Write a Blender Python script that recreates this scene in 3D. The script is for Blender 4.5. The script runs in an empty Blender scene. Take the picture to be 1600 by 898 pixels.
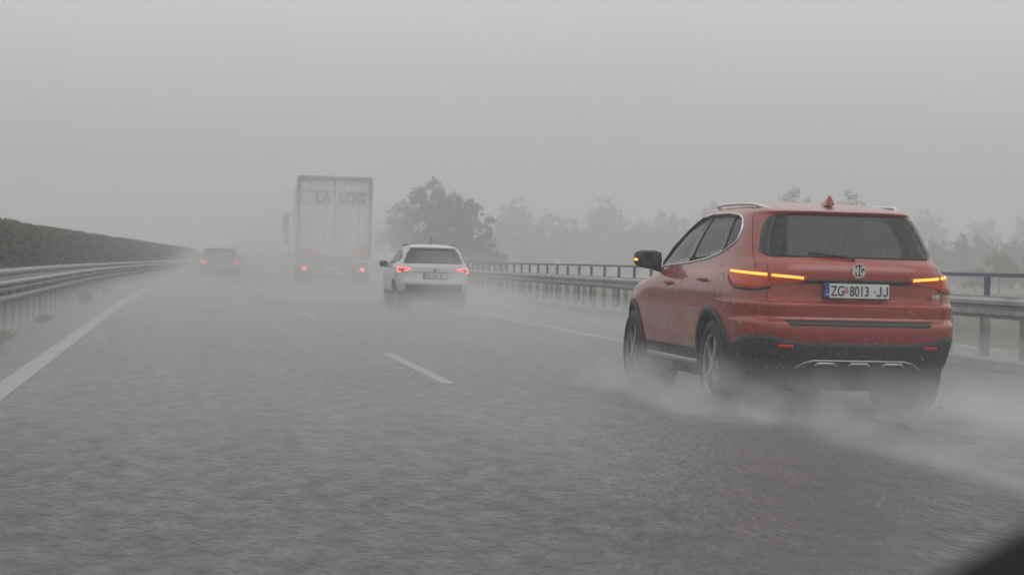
import bpy, bmesh, math, random
from mathutils import Vector, Matrix, noise
PI = math.pi
random.seed(7)
S = bpy.context.scene
C = S.collection

# ------------------------------------------------------------------ camera
LENS = 2992.8/1600*36
CAM_H = 1.116
def make_camera():
    yaw, pitch, roll = 0.1686, 0.0124, 0.0251
    fw = Vector((math.sin(yaw), math.cos(yaw), 0)); rt = Vector((math.cos(yaw), -math.sin(yaw), 0)); up = Vector((0, 0, 1))
    f2 = fw*math.cos(pitch) - up*math.sin(pitch); u2 = fw*math.sin(pitch) + up*math.cos(pitch)
    r3 = rt*math.cos(roll) + u2*math.sin(roll); u3 = u2*math.cos(roll) - rt*math.sin(roll)
    cd = bpy.data.cameras.new('camera'); co = bpy.data.objects.new('camera', cd); C.objects.link(co)
    m = Matrix((( r3.x, u3.x, -f2.x, 0), (r3.y, u3.y, -f2.y, 0), (r3.z, u3.z, -f2.z, CAM_H), (0, 0, 0, 1)))
    co.matrix_world = m
    cd.lens = LENS; cd.sensor_width = 36; cd.clip_start = 0.05; cd.clip_end = 3000
    cd.dof.use_dof = True; cd.dof.focus_distance = 17; cd.dof.aperture_fstop = 8
    S.camera = co
make_camera()

# ------------------------------------------------------------------ world, sun, exposure
SUN_EL, SUN_ROT = math.radians(62), math.radians(150)
w = bpy.data.worlds.new('World'); S.world = w; w.use_nodes = True
nt = w.node_tree; nt.nodes.clear()
sky = nt.nodes.new('ShaderNodeTexSky'); sky.sky_type = 'NISHITA'; sky.sun_disc = False
sky.sun_elevation = SUN_EL; sky.sun_rotation = SUN_ROT
bw = nt.nodes.new('ShaderNodeHueSaturation'); bw.inputs['Saturation'].default_value = 0.04
tc = nt.nodes.new('ShaderNodeTexCoord'); sx = nt.nodes.new('ShaderNodeSeparateXYZ')
rp = nt.nodes.new('ShaderNodeValToRGB')            # overcast luminance: dim at the horizon, bright overhead
e = rp.color_ramp.elements
e[0].position = 0.0; e[0].color = (0.45, 0.45, 0.445, 1)
e[1].position = 1.0; e[1].color = (1.0, 1.0, 1.0, 1)
q = rp.color_ramp.elements.new(0.045); q.color = (0.47, 0.47, 0.465, 1)
q = rp.color_ramp.elements.new(0.135); q.color = (0.76, 0.76, 0.757, 1)
q = rp.color_ramp.elements.new(0.40); q.color = (0.84, 0.84, 0.84, 1)
mx = nt.nodes.new('ShaderNodeMix'); mx.data_type = 'RGBA'; mx.inputs['Factor'].default_value = 0.90
mul = nt.nodes.new('ShaderNodeMix'); mul.data_type = 'RGBA'; mul.blend_type = 'MULTIPLY'; mul.inputs['Factor'].default_value = 1
mul.inputs[7].default_value = (9, 9, 9, 1)
bg = nt.nodes.new('ShaderNodeBackground'); out = nt.nodes.new('ShaderNodeOutputWorld')
nz = nt.nodes.new('ShaderNodeTexNoise'); nz.inputs['Scale'].default_value = 5; nz.inputs['Detail'].default_value = 3
mr = nt.nodes.new('ShaderNodeMapRange'); mr.inputs['To Min'].default_value = .95; mr.inputs['To Max'].default_value = 1.05
m3 = nt.nodes.new('ShaderNodeMix'); m3.data_type = 'RGBA'; m3.blend_type = 'MULTIPLY'; m3.inputs['Factor'].default_value = 1
L = nt.links.new
L(sky.outputs[0], bw.inputs['Color']); L(tc.outputs['Generated'], sx.inputs[0]); L(sx.outputs['Z'], rp.inputs[0])
L(rp.outputs[0], mul.inputs[6]); L(bw.outputs[0], mx.inputs[6]); L(mul.outputs[2], mx.inputs[7])
L(tc.outputs['Generated'], nz.inputs['Vector']); L(nz.outputs[0], mr.inputs[0]); L(mr.outputs[0], m3.inputs[7])
L(mx.outputs[2], m3.inputs[6]); L(m3.outputs[2], bg.inputs[0]); L(bg.outputs[0], out.inputs[0])
bg.inputs[1].default_value = 0.10
sl = bpy.data.lights.new('sun', 'SUN'); so = bpy.data.objects.new('sun', sl); C.objects.link(so)
sl.energy = 0.5; sl.angle = math.radians(40); sl.color = (1, .98, .95)
so.rotation_euler = (PI/2-SUN_EL, 0, PI-SUN_ROT)
S.view_settings.view_transform = 'Standard'; S.view_settings.look = 'None'
S.view_settings.exposure = 0.0; S.view_settings.gamma = 1
S.cycles.use_denoising = True
try: S.cycles.denoiser = 'OPENIMAGEDENOISE'
except Exception: pass
S.cycles.max_bounces = 8; S.cycles.transparent_max_bounces = 16; S.cycles.volume_bounces = 3
S.cycles.diffuse_bounces = 3; S.cycles.glossy_bounces = 3; S.cycles.volume_step_rate = 1.0; S.cycles.volume_max_steps = 128
S.cycles.use_adaptive_sampling = True; S.cycles.adaptive_threshold = 0.01

# ------------------------------------------------------------------ helpers
def lerp(t, a, b): return a + (b-a)*t
class Tab:
    """smoothed piecewise table"""
    def __init__(s, pts, sm=0.0): s.p = sorted(pts); s.sm = sm
    def raw(s, x):
        p = s.p
        if x <= p[0][0]: return p[0][1]
        if x >= p[-1][0]: return p[-1][1]
        for a, b in zip(p, p[1:]):
            if x <= b[0]: return lerp((x-a[0])/(b[0]-a[0]), a[1], b[1])
    def __call__(s, x):
        if not s.sm: return s.raw(x)
        return sum(s.raw(x+d*s.sm)*k for d, k in ((-1, 1), (-.5, 2), (0, 2), (.5, 2), (1, 1)))/8
def tag(o, label=None, cat=None, group=None, kind=None):
    if label: o['label'] = label
    if cat: o['category'] = cat
    if group: o['group'] = group
    if kind: o['kind'] = kind
    return o
def empty(name, loc, rz=0):
    o = bpy.data.objects.new(name, None); C.objects.link(o); o.location = loc; o.rotation_euler = (0, 0, rz); o.empty_display_size = .2
    return o
def mk(name, vs, fs, mat, parent=None, smooth=False):
    me = bpy.data.meshes.new(name); me.from_pydata([tuple(v) for v in vs], [], fs)
    if mat: me.materials.append(mat)
    if smooth: me.polygons.foreach_set('use_smooth', [True]*len(me.polygons))
    me.update()
    o = bpy.data.objects.new(name, me); C.objects.link(o)
    if parent: o.parent = parent
    return o
def mkbm(name, bm, mat, parent=None, smooth=False):
    bmesh.ops.recalc_face_normals(bm, faces=bm.faces)
    me = bpy.data.meshes.new(name); bm.to_mesh(me); bm.free(); me.materials.append(mat)
    if smooth: me.polygons.foreach_set('use_smooth', [True]*len(me.polygons))
    o = bpy.data.objects.new(name, me); C.objects.link(o)
    if parent: o.parent = parent
    return o
def bx(bm, c, s, bev=0.0, rot=None):
    r = bmesh.ops.create_cube(bm, size=1); vs = r['verts']
    m = Matrix.Diagonal((*s, 1))
    if rot: m = rot.to_4x4() @ m
    bmesh.ops.transform(bm, matrix=Matrix.Translation(c) @ m, verts=vs)
    if bev:
        es = list({e for v in vs for e in v.link_edges})
        bmesh.ops.bevel(bm, geom=es, offset=bev, segments=2, affect='EDGES', profile=.5)
def tube(bm, pts, r, n=8, cap=True):
    pts = [Vector(p) for p in pts]; rings = []; u = None
    for i, p in enumerate(pts):
        d = (pts[min(i+1, len(pts)-1)] - pts[max(i-1, 0)]).normalized()
        if u is None: u = d.orthogonal()
        u = (u - d*u.dot(d)).normalized(); v = d.cross(u)
        rr = r[i] if isinstance(r, (list, tuple)) else r
        rings.append([bm.verts.new(p + (u*math.cos(2*PI*k/n) + v*math.sin(2*PI*k/n))*rr) for k in range(n)])
    for a, b in zip(rings, rings[1:]):
        for k in range(n): bm.faces.new((a[k], a[(k+1) % n], b[(k+1) % n], b[k]))
    if cap: bm.faces.new(rings[0][::-1]); bm.faces.new(rings[-1])
def smooth_path(pts, step=.03, it=4):
    pts = [Vector(p) for p in pts]; L_ = [0]
    for a, b in zip(pts, pts[1:]): L_.append(L_[-1]+(b-a).length)
    n = max(4, int(L_[-1]/step)); o = []; j = 0
    for i in range(n+1):
        t = L_[-1]*i/n
        while j < len(pts)-2 and L_[j+1] < t: j += 1
        f = (t-L_[j])/max(1e-9, L_[j+1]-L_[j]); o.append(pts[j].lerp(pts[j+1], f))
    for _ in range(it): o = [o[0]]+[(o[i-1]+o[i]*2+o[i+1])/4 for i in range(1, n)]+[o[-1]]
    return o
def applied(o):
    bpy.context.view_layer.update()
    dg = bpy.context.evaluated_depsgraph_get()
    me = bpy.data.meshes.new_from_object(o.evaluated_get(dg)); o.modifiers.clear(); o.data = me
def boolean_cut(o, cutters):
    par = o.parent
    for c in cutters:
        m = o.modifiers.new('b', 'BOOLEAN'); m.operation = 'DIFFERENCE'; m.solver = 'EXACT'; m.object = c
    applied(o)
    for c in cutters: bpy.data.objects.remove(c)
def text_mesh(name, s, size, mat, parent, mw, depth=.002, xs=1.0, bold=0.0, align='LEFT'):
    cu = bpy.data.curves.new(name, 'FONT'); cu.body = s; cu.size = size; cu.extrude = depth; cu.offset = bold; cu.align_x = align
    t = bpy.data.objects.new('tmp', cu); C.objects.link(t); bpy.context.view_layer.update()
    me = bpy.data.meshes.new_from_object(t.evaluated_get(bpy.context.evaluated_depsgraph_get()))
    bpy.data.objects.remove(t); me.transform(mw @ Matrix.Diagonal((xs, 1, 1, 1))); me.materials.clear(); me.materials.append(mat)
    o = bpy.data.objects.new(name, me); C.objects.link(o); o.parent = parent
    return o

# ------------------------------------------------------------------ materials
def pmat(name, col, rough=.5, metal=0.0, coat=0.0, var=.12, scale=6.0, rvar=.1, bump=0.0, bscale=60, emis=None, estr=0, spec=.5, stretch=None):
    m = bpy.data.materials.new(name); m.use_nodes = True; n = m.node_tree; b = n.nodes['Principled BSDF']; l = n.links.new
    b.inputs['Metallic'].default_value = metal; b.inputs['Coat Weight'].default_value = coat; b.inputs['Coat Roughness'].default_value = .05
    b.inputs['Specular IOR Level'].default_value = spec
    t = n.nodes.new('ShaderNodeTexCoord'); vec = t.outputs['Object']
    if stretch:
        mp = n.nodes.new('ShaderNodeMapping'); mp.inputs['Scale'].default_value = stretch; l(vec, mp.inputs[0]); vec = mp.outputs[0]
    x = n.nodes.new('ShaderNodeTexNoise'); x.inputs['Scale'].default_value = scale; x.inputs['Detail'].default_value = 5; l(vec, x.inputs['Vector'])
    r = n.nodes.new('ShaderNodeValToRGB'); r.color_ramp.elements[0].position = .3; r.color_ramp.elements[1].position = .7
    r.color_ramp.elements[0].color = tuple(c*(1-var) for c in col)+(1,); r.color_ramp.elements[1].color = tuple(min(1, c*(1+var)) for c in col)+(1,)
    l(x.outputs[0], r.inputs[0]); l(r.outputs[0], b.inputs['Base Color'])
    q = n.nodes.new('ShaderNodeMapRange'); q.inputs['To Min'].default_value = max(.02, rough-rvar); q.inputs['To Max'].default_value = rough+rvar
    l(x.outputs[0], q.inputs[0]); l(q.outputs[0], b.inputs['Roughness'])
    if bump:
        y = n.nodes.new('ShaderNodeTexNoise'); y.inputs['Scale'].default_value = bscale; y.inputs['Detail'].default_value = 3; l(vec, y.inputs['Vector'])
        k = n.nodes.new('ShaderNodeBump'); k.inputs['Strength'].default_value = bump; k.inputs['Distance'].default_value = .01
        l(y.outputs[0], k.inputs['Height']); l(k.outputs[0], b.inputs['Normal'])
    if emis:
        b.inputs['Emission Color'].default_value = (*emis, 1); b.inputs['Emission Strength'].default_value = estr
    return m
def glassmat(name, tint, op, ior=1.45):
    m = bpy.data.materials.new(name); m.use_nodes = True; n = m.node_tree; n.nodes.clear(); l = n.links.new
    o = n.nodes.new('ShaderNodeOutputMaterial'); tr = n.nodes.new('ShaderNodeBsdfTransparent'); tr.inputs[0].default_value = (*tint, 1)
    g = n.nodes.new('ShaderNodeBsdfGlossy'); g.inputs['Roughness'].default_value = .08
    d = n.nodes.new('ShaderNodeBsdfDiffuse'); d.inputs[0].default_value = (.022, .023, .024, 1)
    t = n.nodes.new('ShaderNodeTexCoord'); x = n.nodes.new('ShaderNodeTexNoise'); x.inputs['Scale'].default_value = 9
    l(t.outputs['Object'], x.inputs['Vector'])
    q = n.nodes.new('ShaderNodeMapRange'); q.inputs['From Min'].default_value = .35; q.inputs['From Max'].default_value = .65; q.inputs['To Min'].default_value = op*.6; q.inputs['To Max'].default_value = min(1, op*1.4); l(x.outputs[0], q.inputs[0])
    a = n.nodes.new('ShaderNodeMixShader'); l(q.outputs[0], a.inputs[0]); l(tr.outputs[0], a.inputs[1]); l(d.outputs[0], a.inputs[2])
    f = n.nodes.new('ShaderNodeFresnel'); f.inputs[0].default_value = ior
    b = n.nodes.new('ShaderNodeMixShader'); l(f.outputs[0], b.inputs[0]); l(a.outputs[0], b.inputs[1]); l(g.outputs[0], b.inputs[2]); l(b.outputs[0], o.inputs[0])
    return m
M = {}
M['red'] = pmat('red_paint', (.30, .022, .005), .33, 0, .75, .12, 3.0, .08, bump=.10, bscale=160)
M['white'] = pmat('white_paint', (.58, .59, .60), .35, 0, .6, .06, 3)
M['darkpaint'] = pmat('dark_paint', (.05, .05, .055), .35, 0, .6, .1, 3)
M['black'] = pmat('black_plastic', (.022, .022, .023), .55, 0, 0, .25, 12)
M['gloss'] = pmat('gloss_black', (.012, .012, .013), .2, 0, 0, .2, 8)
M['rubber'] = pmat('rubber', (.018, .018, .019), .7, 0, 0, .3, 20)
M['chrome'] = pmat('satin_metal', (.75, .76, .77), .28, .85, 0, .05, 8)
M['alloy'] = pmat('alloy', (.45, .46, .47), .38, .8, 0, .1, 15)
M['alloyd'] = pmat('dark_alloy', (.04, .04, .042), .45, .3, 0, .1, 15)
M['lens'] = pmat('lamp_lens', (.35, .03, .012), .18, 0, 0, .1, 30, emis=(1, .16, .05), estr=.10)
M['amber'] = pmat('amber_light', (.8, .25, .02), .4, emis=(1, .30, .035), estr=2.6)
M['redlit'] = pmat('red_light', (.7, .03, .03), .4, emis=(1, .13, .11), estr=3.5)
M['redlow'] = pmat('red_light_dim', (.7, .03, .03), .4, emis=(1, .12, .10), estr=2.6)
M['redtop'] = pmat('marker_light', (.7, .04, .03), .4, emis=(1, .18, .14), estr=.7)
M['reflector'] = pmat('reflector', (.6, .02, .03), .3)
M['plate'] = pmat('plate_white', (.62, .63, .62), .4, var=.05)
M['blue'] = pmat('plate_blue', (.03, .06, .32), .4)
M['ink'] = pmat('ink', (.02, .02, .022), .5)
M['crest'] = pmat('crest_red', (.5, .06, .06), .5)
M['glass_dark'] = glassmat('glass_dark', (.07, .07, .072), .45)
M['glass_mid'] = glassmat('glass_mid', (.14, .142, .142), .3, 1.35)
M['glass_clear'] = glassmat('glass_clear', (.66, .71, .69), .10)
M['cabin'] = pmat('cabin_trim', (.035, .035, .036), .8)
M['seat'] = pmat('seat_fabric', (.05, .05, .052), .8)
M['galv'] = pmat('galvanised', (.30, .305, .30), .6, .1, 0, .32, 3.2, .12, bump=.15, bscale=25)
M['bluerail'] = pmat('blue_rail', (.05, .065, .13), .45, 0, 0, .2, 4)
M['concrete'] = pmat('concrete', (.24, .235, .225), .6, 0, 0, .3, 2.0, .1, bump=.3, bscale=30)
M['paintw'] = pmat('road_paint', (.24, .24, .23), .30, 0, 0, .2, 5, .08, bump=.25, bscale=12)
M['trailer'] = pmat('trailer_white', (.55, .57, .60), .45, 0, 0, .1, 1.2)
M['tframe'] = pmat('trailer_frame', (.16, .165, .17), .5, .2, 0, .2, 3)
M['tblue'] = pmat('truck_blue', (.03, .05, .16), .5)
M['marker'] = pmat('marker_board', (.55, .10, .04), .5)
M['leafd'] = pmat('leaf', (.045, .062, .035), .6, 0, 0, .45, 1.3)
M['hedge'] = pmat('hedge_leaf', (.045, .078, .032), .6, 0, 0, .5, .8)
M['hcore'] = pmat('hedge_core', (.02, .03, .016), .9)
M['bark'] = pmat('bark', (.07, .055, .042), .9, 0, 0, .3, 8)
M['weed'] = pmat('weed', (.10, .10, .055), .7, 0, 0, .4, 9)
M['dash'] = pmat('dash_black', (.006, .006, .007), .9, spec=.2)

def road_mat():
    m = bpy.data.materials.new('wet_asphalt'); m.use_nodes = True; n = m.node_tree; b = n.nodes['Principled BSDF']; l = n.links.new
    t = n.nodes.new('ShaderNodeTexCoord').outputs['Object']
    def nse(sc, det, st=(1, 1, 1), ro=.55):
        mp = n.nodes.new('ShaderNodeMapping'); mp.inputs['Scale'].default_value = st; l(t, mp.inputs[0])
        x = n.nodes.new('ShaderNodeTexNoise'); x.inputs['Scale'].default_value = sc; x.inputs['Detail'].default_value = det; x.inputs['Roughness'].default_value = ro
        l(mp.outputs[0], x.inputs['Vector']); return x.outputs[0]
    big = nse(.35, 4, (1.6, .35, 1)); mid = nse(2.2, 5, (1, .5, 1)); fine = nse(7, 3, (1, .42, 1), .5)
    drop = nse(19, 1, (1, .36, 1))
    cr = n.nodes.new('ShaderNodeValToRGB'); cr.color_ramp.elements[0].position = .35; cr.color_ramp.elements[1].position = .65
    cr.color_ramp.elements[0].color = (.026, .027, .027, 1); cr.color_ramp.elements[1].color = (.05, .05, .049, 1)
    l(mid, cr.inputs[0]); l(cr.outputs[0], b.inputs['Base Color'])
    trk = nse(.9, 2, (1, .03, 1)); a0 = n.nodes.new('ShaderNodeMix'); a0.data_type = 'FLOAT'; a0.inputs[0].default_value = .5; l(big, a0.inputs[2]); l(trk, a0.inputs[3])
    a = n.nodes.new('ShaderNodeMath'); a.operation = 'ADD'; l(a0.outputs[0], a.inputs[0]); l(fine, a.inputs[1])
    r = n.nodes.new('ShaderNodeMapRange'); r.inputs['From Min'].default_value = .75; r.inputs['From Max'].default_value = 1.25
    r.inputs['To Min'].default_value = .27; r.inputs['To Max'].default_value = .50
    l(a.outputs[0], r.inputs[0]); l(r.outputs[0], b.inputs['Roughness'])
    # standing water disturbed by rain
    a2 = n.nodes.new('ShaderNodeMath'); a2.operation = 'MULTIPLY_ADD'; l(fine, a2.inputs[0]); a2.inputs[1].default_value = .8
    dm = n.nodes.new('ShaderNodeMapRange'); dm.interpolation_type = 'SMOOTHSTEP'; dm.inputs['From Min'].default_value = .42; dm.inputs['From Max'].default_value = .66; dm.inputs['To Min'].default_value = 0; dm.inputs['To Max'].default_value = .75
    l(drop, dm.inputs[0]); l(dm.outputs[0], a2.inputs[2])
    k = n.nodes.new('ShaderNodeBump'); k.inputs['Strength'].default_value = .38; k.inputs['Distance'].default_value = .04
    l(a2.outputs[0], k.inputs['Height']); l(k.outputs[0], b.inputs['Normal'])
    b.inputs['Specular IOR Level'].default_value = .5
    return m
M['road'] = road_mat()
M['verge'] = pmat('verge', (.07, .07, .045), .6, 0, 0, .35, 1.0, .1, bump=.6, bscale=8)

# ------------------------------------------------------------------ road geometry (gentle right curve)
def cv(Y):
    if Y < 40: return 0.0
    if Y < 70: return (Y-40)**2/1760
    return .511+.034*(Y-70)
def hd(Y): return -math.atan((cv(Y+.5)-cv(Y-.5)))
def strip(name, x0, x1, y0, y1, z, mat, step=2.0, nx=1, z1=None, kind='structure'):
    n = max(1, int((y1-y0)/step)); vs = []; fs = []
    for i in range(n+1):
        Y = lerp(i/n, y0, y1)
        for j in range(nx+1): vs.append((lerp(j/nx, x0, x1)+cv(Y), Y, z if z1 is None else lerp(j/nx, z, z1)))
    for i in range(n):
        for j in range(nx):
            a = i*(nx+1)+j; fs.append((a, a+1, a+nx+2, a+nx+1))
    o = mk(name, vs, fs, mat)
    if kind: o['kind'] = kind
    return o
g = mk('ground', [(-700, -300, -.09), (900, -300, -.09), (900, 1500, -.09), (-700, 1500, -.09)], [(0, 1, 2, 3)], M['verge']); g['kind'] = 'structure'
strip('road', -2.2, 9.45, -60, 700, 0, M['road'], 4)
M['wetstrip'] = pmat('wet_gravel', (.11, .11, .10), .35, 0, 0, .35, 1.5, .12, bump=.5, bscale=7)
strip('median_strip', -6.5, -2.2, -60, 700, -.03, M['wetstrip'], 4)
strip('edge_line', -1.54, -1.34, 2, 300, .004, M['paintw'])
strip('shoulder_line', 6.34, 6.52, 2, 300, .004, M['paintw'])
for i in range(-1, 9): strip('lane_dash', 2.33, 2.47, 17.4+18*i, 23.0+18*i, .004, M['paintw'])
# kerb on the right
def profile_sweep(name, prof, x, y0, y1, mat, step=2.0, parent=None, smooth=False):
    n = int((y1-y0)/step); vs = []; fs = []; k = len(prof)
    for i in range(n+1):
        Y = lerp(i/n, y0, y1)
        for px, pz in prof: vs.append((x+px+cv(Y), Y, pz))
    for i in range(n):
        for j in range(k):
            a = i*k+j; b = i*k+(j+1) % k; fs.append((a, b, b+k, a+k))
    fs.append(tuple(range(k))); fs.append(tuple((n*k+j) for j in range(k))[::-1])
    return mk(name, vs, fs, mat, parent, smooth)
kb = profile_sweep('kerb', [(0, -.1), (0, .11), (.02, .13), (.9, .13), (.9, -.6), (0, -.6)], 9.45, 0, 330, M['concrete'])
kb['kind'] = 'structure'

# haze: even air round the whole scene
HAZE = .0061
hz = mk('haze', [(x, y, z) for x in (-160, 260) for y in (-40, 420) for z in (-1.2, 14.5)],
        [(0, 1, 3, 2), (4, 6, 7, 5), (0, 4, 5, 1), (2, 3, 7, 6), (0, 2, 6, 4), (1, 5, 7, 3)], None)
hz['kind'] = 'stuff'
def volmat(name, dens, noise_scale=None, col=(.97, .97, .97), falloff=None, lo=.35, hi=.75, stretch=(1, 1, 1), aniso=.25, srate=1.0):
    m = bpy.data.materials.new(name); m.use_nodes = True; n = m.node_tree; n.nodes.clear(); l = n.links.new
    o = n.nodes.new('ShaderNodeOutputMaterial'); v = n.nodes.new('ShaderNodeVolumePrincipled')
    v.inputs['Color'].default_value = (*col, 1); v.inputs['Density'].default_value = dens; v.inputs['Anisotropy'].default_value = aniso
    l(v.outputs[0], o.inputs['Volume'])
    if noise_scale:
        t = n.nodes.new('ShaderNodeTexCoord'); geo = n.nodes.new('ShaderNodeNewGeometry')
        mp = n.nodes.new('ShaderNodeMapping'); mp.inputs['Scale'].default_value = stretch; l(geo.outputs['Position'], mp.inputs[0])
        x = n.nodes.new('ShaderNodeTexNoise'); x.inputs['Scale'].default_value = noise_scale; x.inputs['Detail'].default_value = 4; x.inputs['Roughness'].default_value = .6
        l(mp.outputs[0], x.inputs['Vector'])
        q = n.nodes.new('ShaderNodeMapRange'); q.inputs['From Min'].default_value = lo; q.inputs['From Max'].default_value = hi; l(x.outputs[0], q.inputs[0])
        le = n.nodes.new('ShaderNodeVectorMath'); le.operation = 'LENGTH'; l(t.outputs['Object'], le.inputs[0])
        f = n.nodes.new('ShaderNodeMapRange'); f.interpolation_type = 'SMOOTHSTEP'; f.inputs['From Min'].default_value = 1.0; f.inputs['From Max'].default_value = .25 if falloff is None else falloff
        l(le.outputs['Value'], f.inputs[0])
        a = n.nodes.new('ShaderNodeMath'); a.operation = 'MULTIPLY'; l(q.outputs[0], a.inputs[0]); l(f.outputs[0], a.inputs[1])
        b = n.nodes.new('ShaderNodeMath'); b.operation = 'MULTIPLY'; l(a.outputs[0], b.inputs[0]); b.inputs[1].default_value = dens
        m.cycles.volume_step_rate = srate
        l(b.outputs[0], v.inputs['Density'])
    return m
hz.data.materials.append(volmat('haze_air', HAZE))
bm_ = None
def puff(name, loc, size, mat, label, rz=0, ry=0, rx=0, group='road spray'):
    """an ellipsoid of airborne water; object space is the unit sphere"""
    bm = bmesh.new(); bmesh.ops.create_icosphere(bm, subdivisions=3, radius=1.0)
    o = mkbm(name, bm, mat); o.location = loc; o.scale = size; o.rotation_euler = (rx, ry, rz)
    tag(o, label, 'spray', group, 'stuff'); return o

# ------------------------------------------------------------------ guard rails
def wbeam(z0, z1, face):
    """closed W-beam section facing `face` (+1 or -1 in x)"""
    h = z1-z0; o = [(0, 0), (.0, .06), (.06, .2), (.06, .36), (.0, .46), (.0, .54), (.06, .64), (.06, .8), (0, .94), (0, 1)]
    out = [(face*(x), z0+h*t) for x, t in o]; back = [(face*(x-.01), z0+h*t) for x, t in reversed(o)]
    return out+back
r = empty('guard_rail', (-2.45, 30, 0)); tag(r, 'low galvanised steel guard rail with two beams along the left road edge, below the hedge', 'guard rail')
def kid(o, root):
    o.parent = root; o.matrix_parent_inverse = Matrix.Translation(-Vector(root.location)); return o
def zl(Y): return 0
kid(profile_sweep('beam', wbeam(.55, .72, 1), -2.45, 8, 260, M['galv']), r)
kid(profile_sweep('lower_beam', [(0, .43), (.05, .44), (.06, .47), (.05, .505), (0, .51), (-.03, .47)], -2.43, 8, 260, M['galv']), r)
bm = bmesh.new(); bx(bm, (0, 0, .32), (.06, .10, .76), .008); post0 = mkbm('post', bm, M['galv'])
postd = post0.data; bpy.data.objects.remove(post0)
for i in range(75):
    Y = 18.6+1.333*i; p = bpy.data.objects.new('post', postd); C.objects.link(p); p.location = (-2.52+cv(Y), Y, 0); kid(p, r)
r = empty('guard_rail', (-3.35, 30, 0)); tag(r, 'far galvanised guard rail running behind the first one at the foot of the hedge', 'guard rail')
kid(profile_sweep('beam', wbeam(.53, .80, 1), -3.3, 8, 260, M['galv']), r)
for i in range(50):
    Y = 17.3+2*i; p = bpy.data.objects.new('post', postd); C.objects.link(p); p.location = (-3.37+cv(Y), Y, 0); kid(p, r)
r = empty('guard_rail', (9.6, 30, 0)); tag(r, 'grey steel guard rail on closely set posts along the right kerb', 'guard rail')
kid(profile_sweep('beam', wbeam(.60, .87, -1), 9.62, 12, 260, M['galv']), r)
bm = bmesh.new(); bx(bm, (0, 0, .42), (.09, .13, .60), .008); pt = mkbm('post', bm, M['galv']); pd = pt.data; bpy.data.objects.remove(pt)
for i in range(85):
    Y = 14.2+1.15*i; p = bpy.data.objects.new('post', pd); C.objects.link(p); p.location = (9.70+cv(Y), Y, 0); kid(p, r)
r = empty('handrail', (10.5, 30, 0)); tag(r, 'slim blue handrail on thin posts standing behind the right guard rail', 'railing')
kid(profile_sweep('top_rail', [(-.03, 1.10), (.03, 1.10), (.03, 1.15), (-.03, 1.15)], 10.5, 10, 260, M['bluerail']), r)
kid(profile_sweep('bottom_rail', [(-.02, .66), (.02, .66), (.02, .69), (-.02, .69)], 10.5, 10, 260, M['bluerail']), r)
bm = bmesh.new(); bx(bm, (0, 0, .5), (.06, .08, 1.198), .006); pt = mkbm('post', bm, M['bluerail']); pd2 = pt.data; bpy.data.objects.remove(pt)
for i in range(80):
    Y = 10.45+1.7*i; p = bpy.data.objects.new('post', pd2); C.objects.link(p); p.location = (10.5+cv(Y), Y, 0); kid(p, r)
# bridge edge slab under the handrail
sl_ = profile_sweep('bridge_kerb', [(0, -.6), (0, .132), (.5, .134), (.5, -.6)], 10.352, 0, 330, M['concrete']); sl_['kind'] = 'structure'

# ------------------------------------------------------------------ hedge
def leafcloud(name, pts, mat, parent=None, size=(.05, .10), aspect=.6, up=.3):
    vs = []; fs = []
    for p, nrm in pts:
        s = random.uniform(*size); d = Vector((random.gauss(0, 1), random.gauss(0, 1), random.gauss(0, 1)))
        if nrm is not None: d = d*.7 + Vector(nrm)
        d.normalize(); a = d.orthogonal().normalized(); a.rotate(Matrix.Rotation(random.uniform(0, 6.28), 3, d)); b = d.cross(a)
        p = Vector(p); i = len(vs)
        vs += [p-a*s, p-b*s*aspect*.8+d*s*.15, p+a*s, p+b*s*aspect*.8+d*s*.15]
        fs.append((i, i+1, i+2, i+3))
    return mk(name, vs, fs, mat, parent)
hedge = empty('hedge', (-4.6, 40, 0)); tag(hedge, 'long trimmed dark green hedge on the median behind the left guard rails', 'hedge')
def hx(Y, t):      # rough hedge surface
    return noise.noise(Vector((Y*.6, t*2, 3.1)))*.12 + noise.noise(Vector((Y*2.1, t*5, 9)))*.05
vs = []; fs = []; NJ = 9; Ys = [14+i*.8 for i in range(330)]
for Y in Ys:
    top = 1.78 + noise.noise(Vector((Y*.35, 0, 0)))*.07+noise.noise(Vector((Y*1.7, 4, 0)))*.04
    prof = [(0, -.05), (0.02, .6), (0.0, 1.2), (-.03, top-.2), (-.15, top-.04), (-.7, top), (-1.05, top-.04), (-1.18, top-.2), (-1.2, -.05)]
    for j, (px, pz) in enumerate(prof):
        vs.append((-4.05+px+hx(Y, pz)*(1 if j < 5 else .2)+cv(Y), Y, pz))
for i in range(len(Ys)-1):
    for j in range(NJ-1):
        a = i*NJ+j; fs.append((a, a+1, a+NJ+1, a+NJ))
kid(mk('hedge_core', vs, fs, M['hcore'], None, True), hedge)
pts = []
for i in range(70000):
    Y = 24 + 176*random.random()**1.9
    top = 1.80 + noise.noise(Vector((Y*.35, 0, 0)))*.07+noise.noise(Vector((Y*1.7, 4, 0)))*.04
    if random.random() < .86:
        z = random.uniform(.3, top); x = -4.03+hx(Y, z)+random.gauss(.0, .035)-max(0, z-top+.15)*.6; nn = (1, 0, .5)
    else:
        x = -4.15-random.random()*.8; z = top+random.gauss(.0, .028); nn = (0, 0, 1)
    pts.append(((x+cv(Y), Y, z), nn))
kid(leafcloud('foliage', pts, M['hedge'], None, (.035, .08)), hedge)

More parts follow.
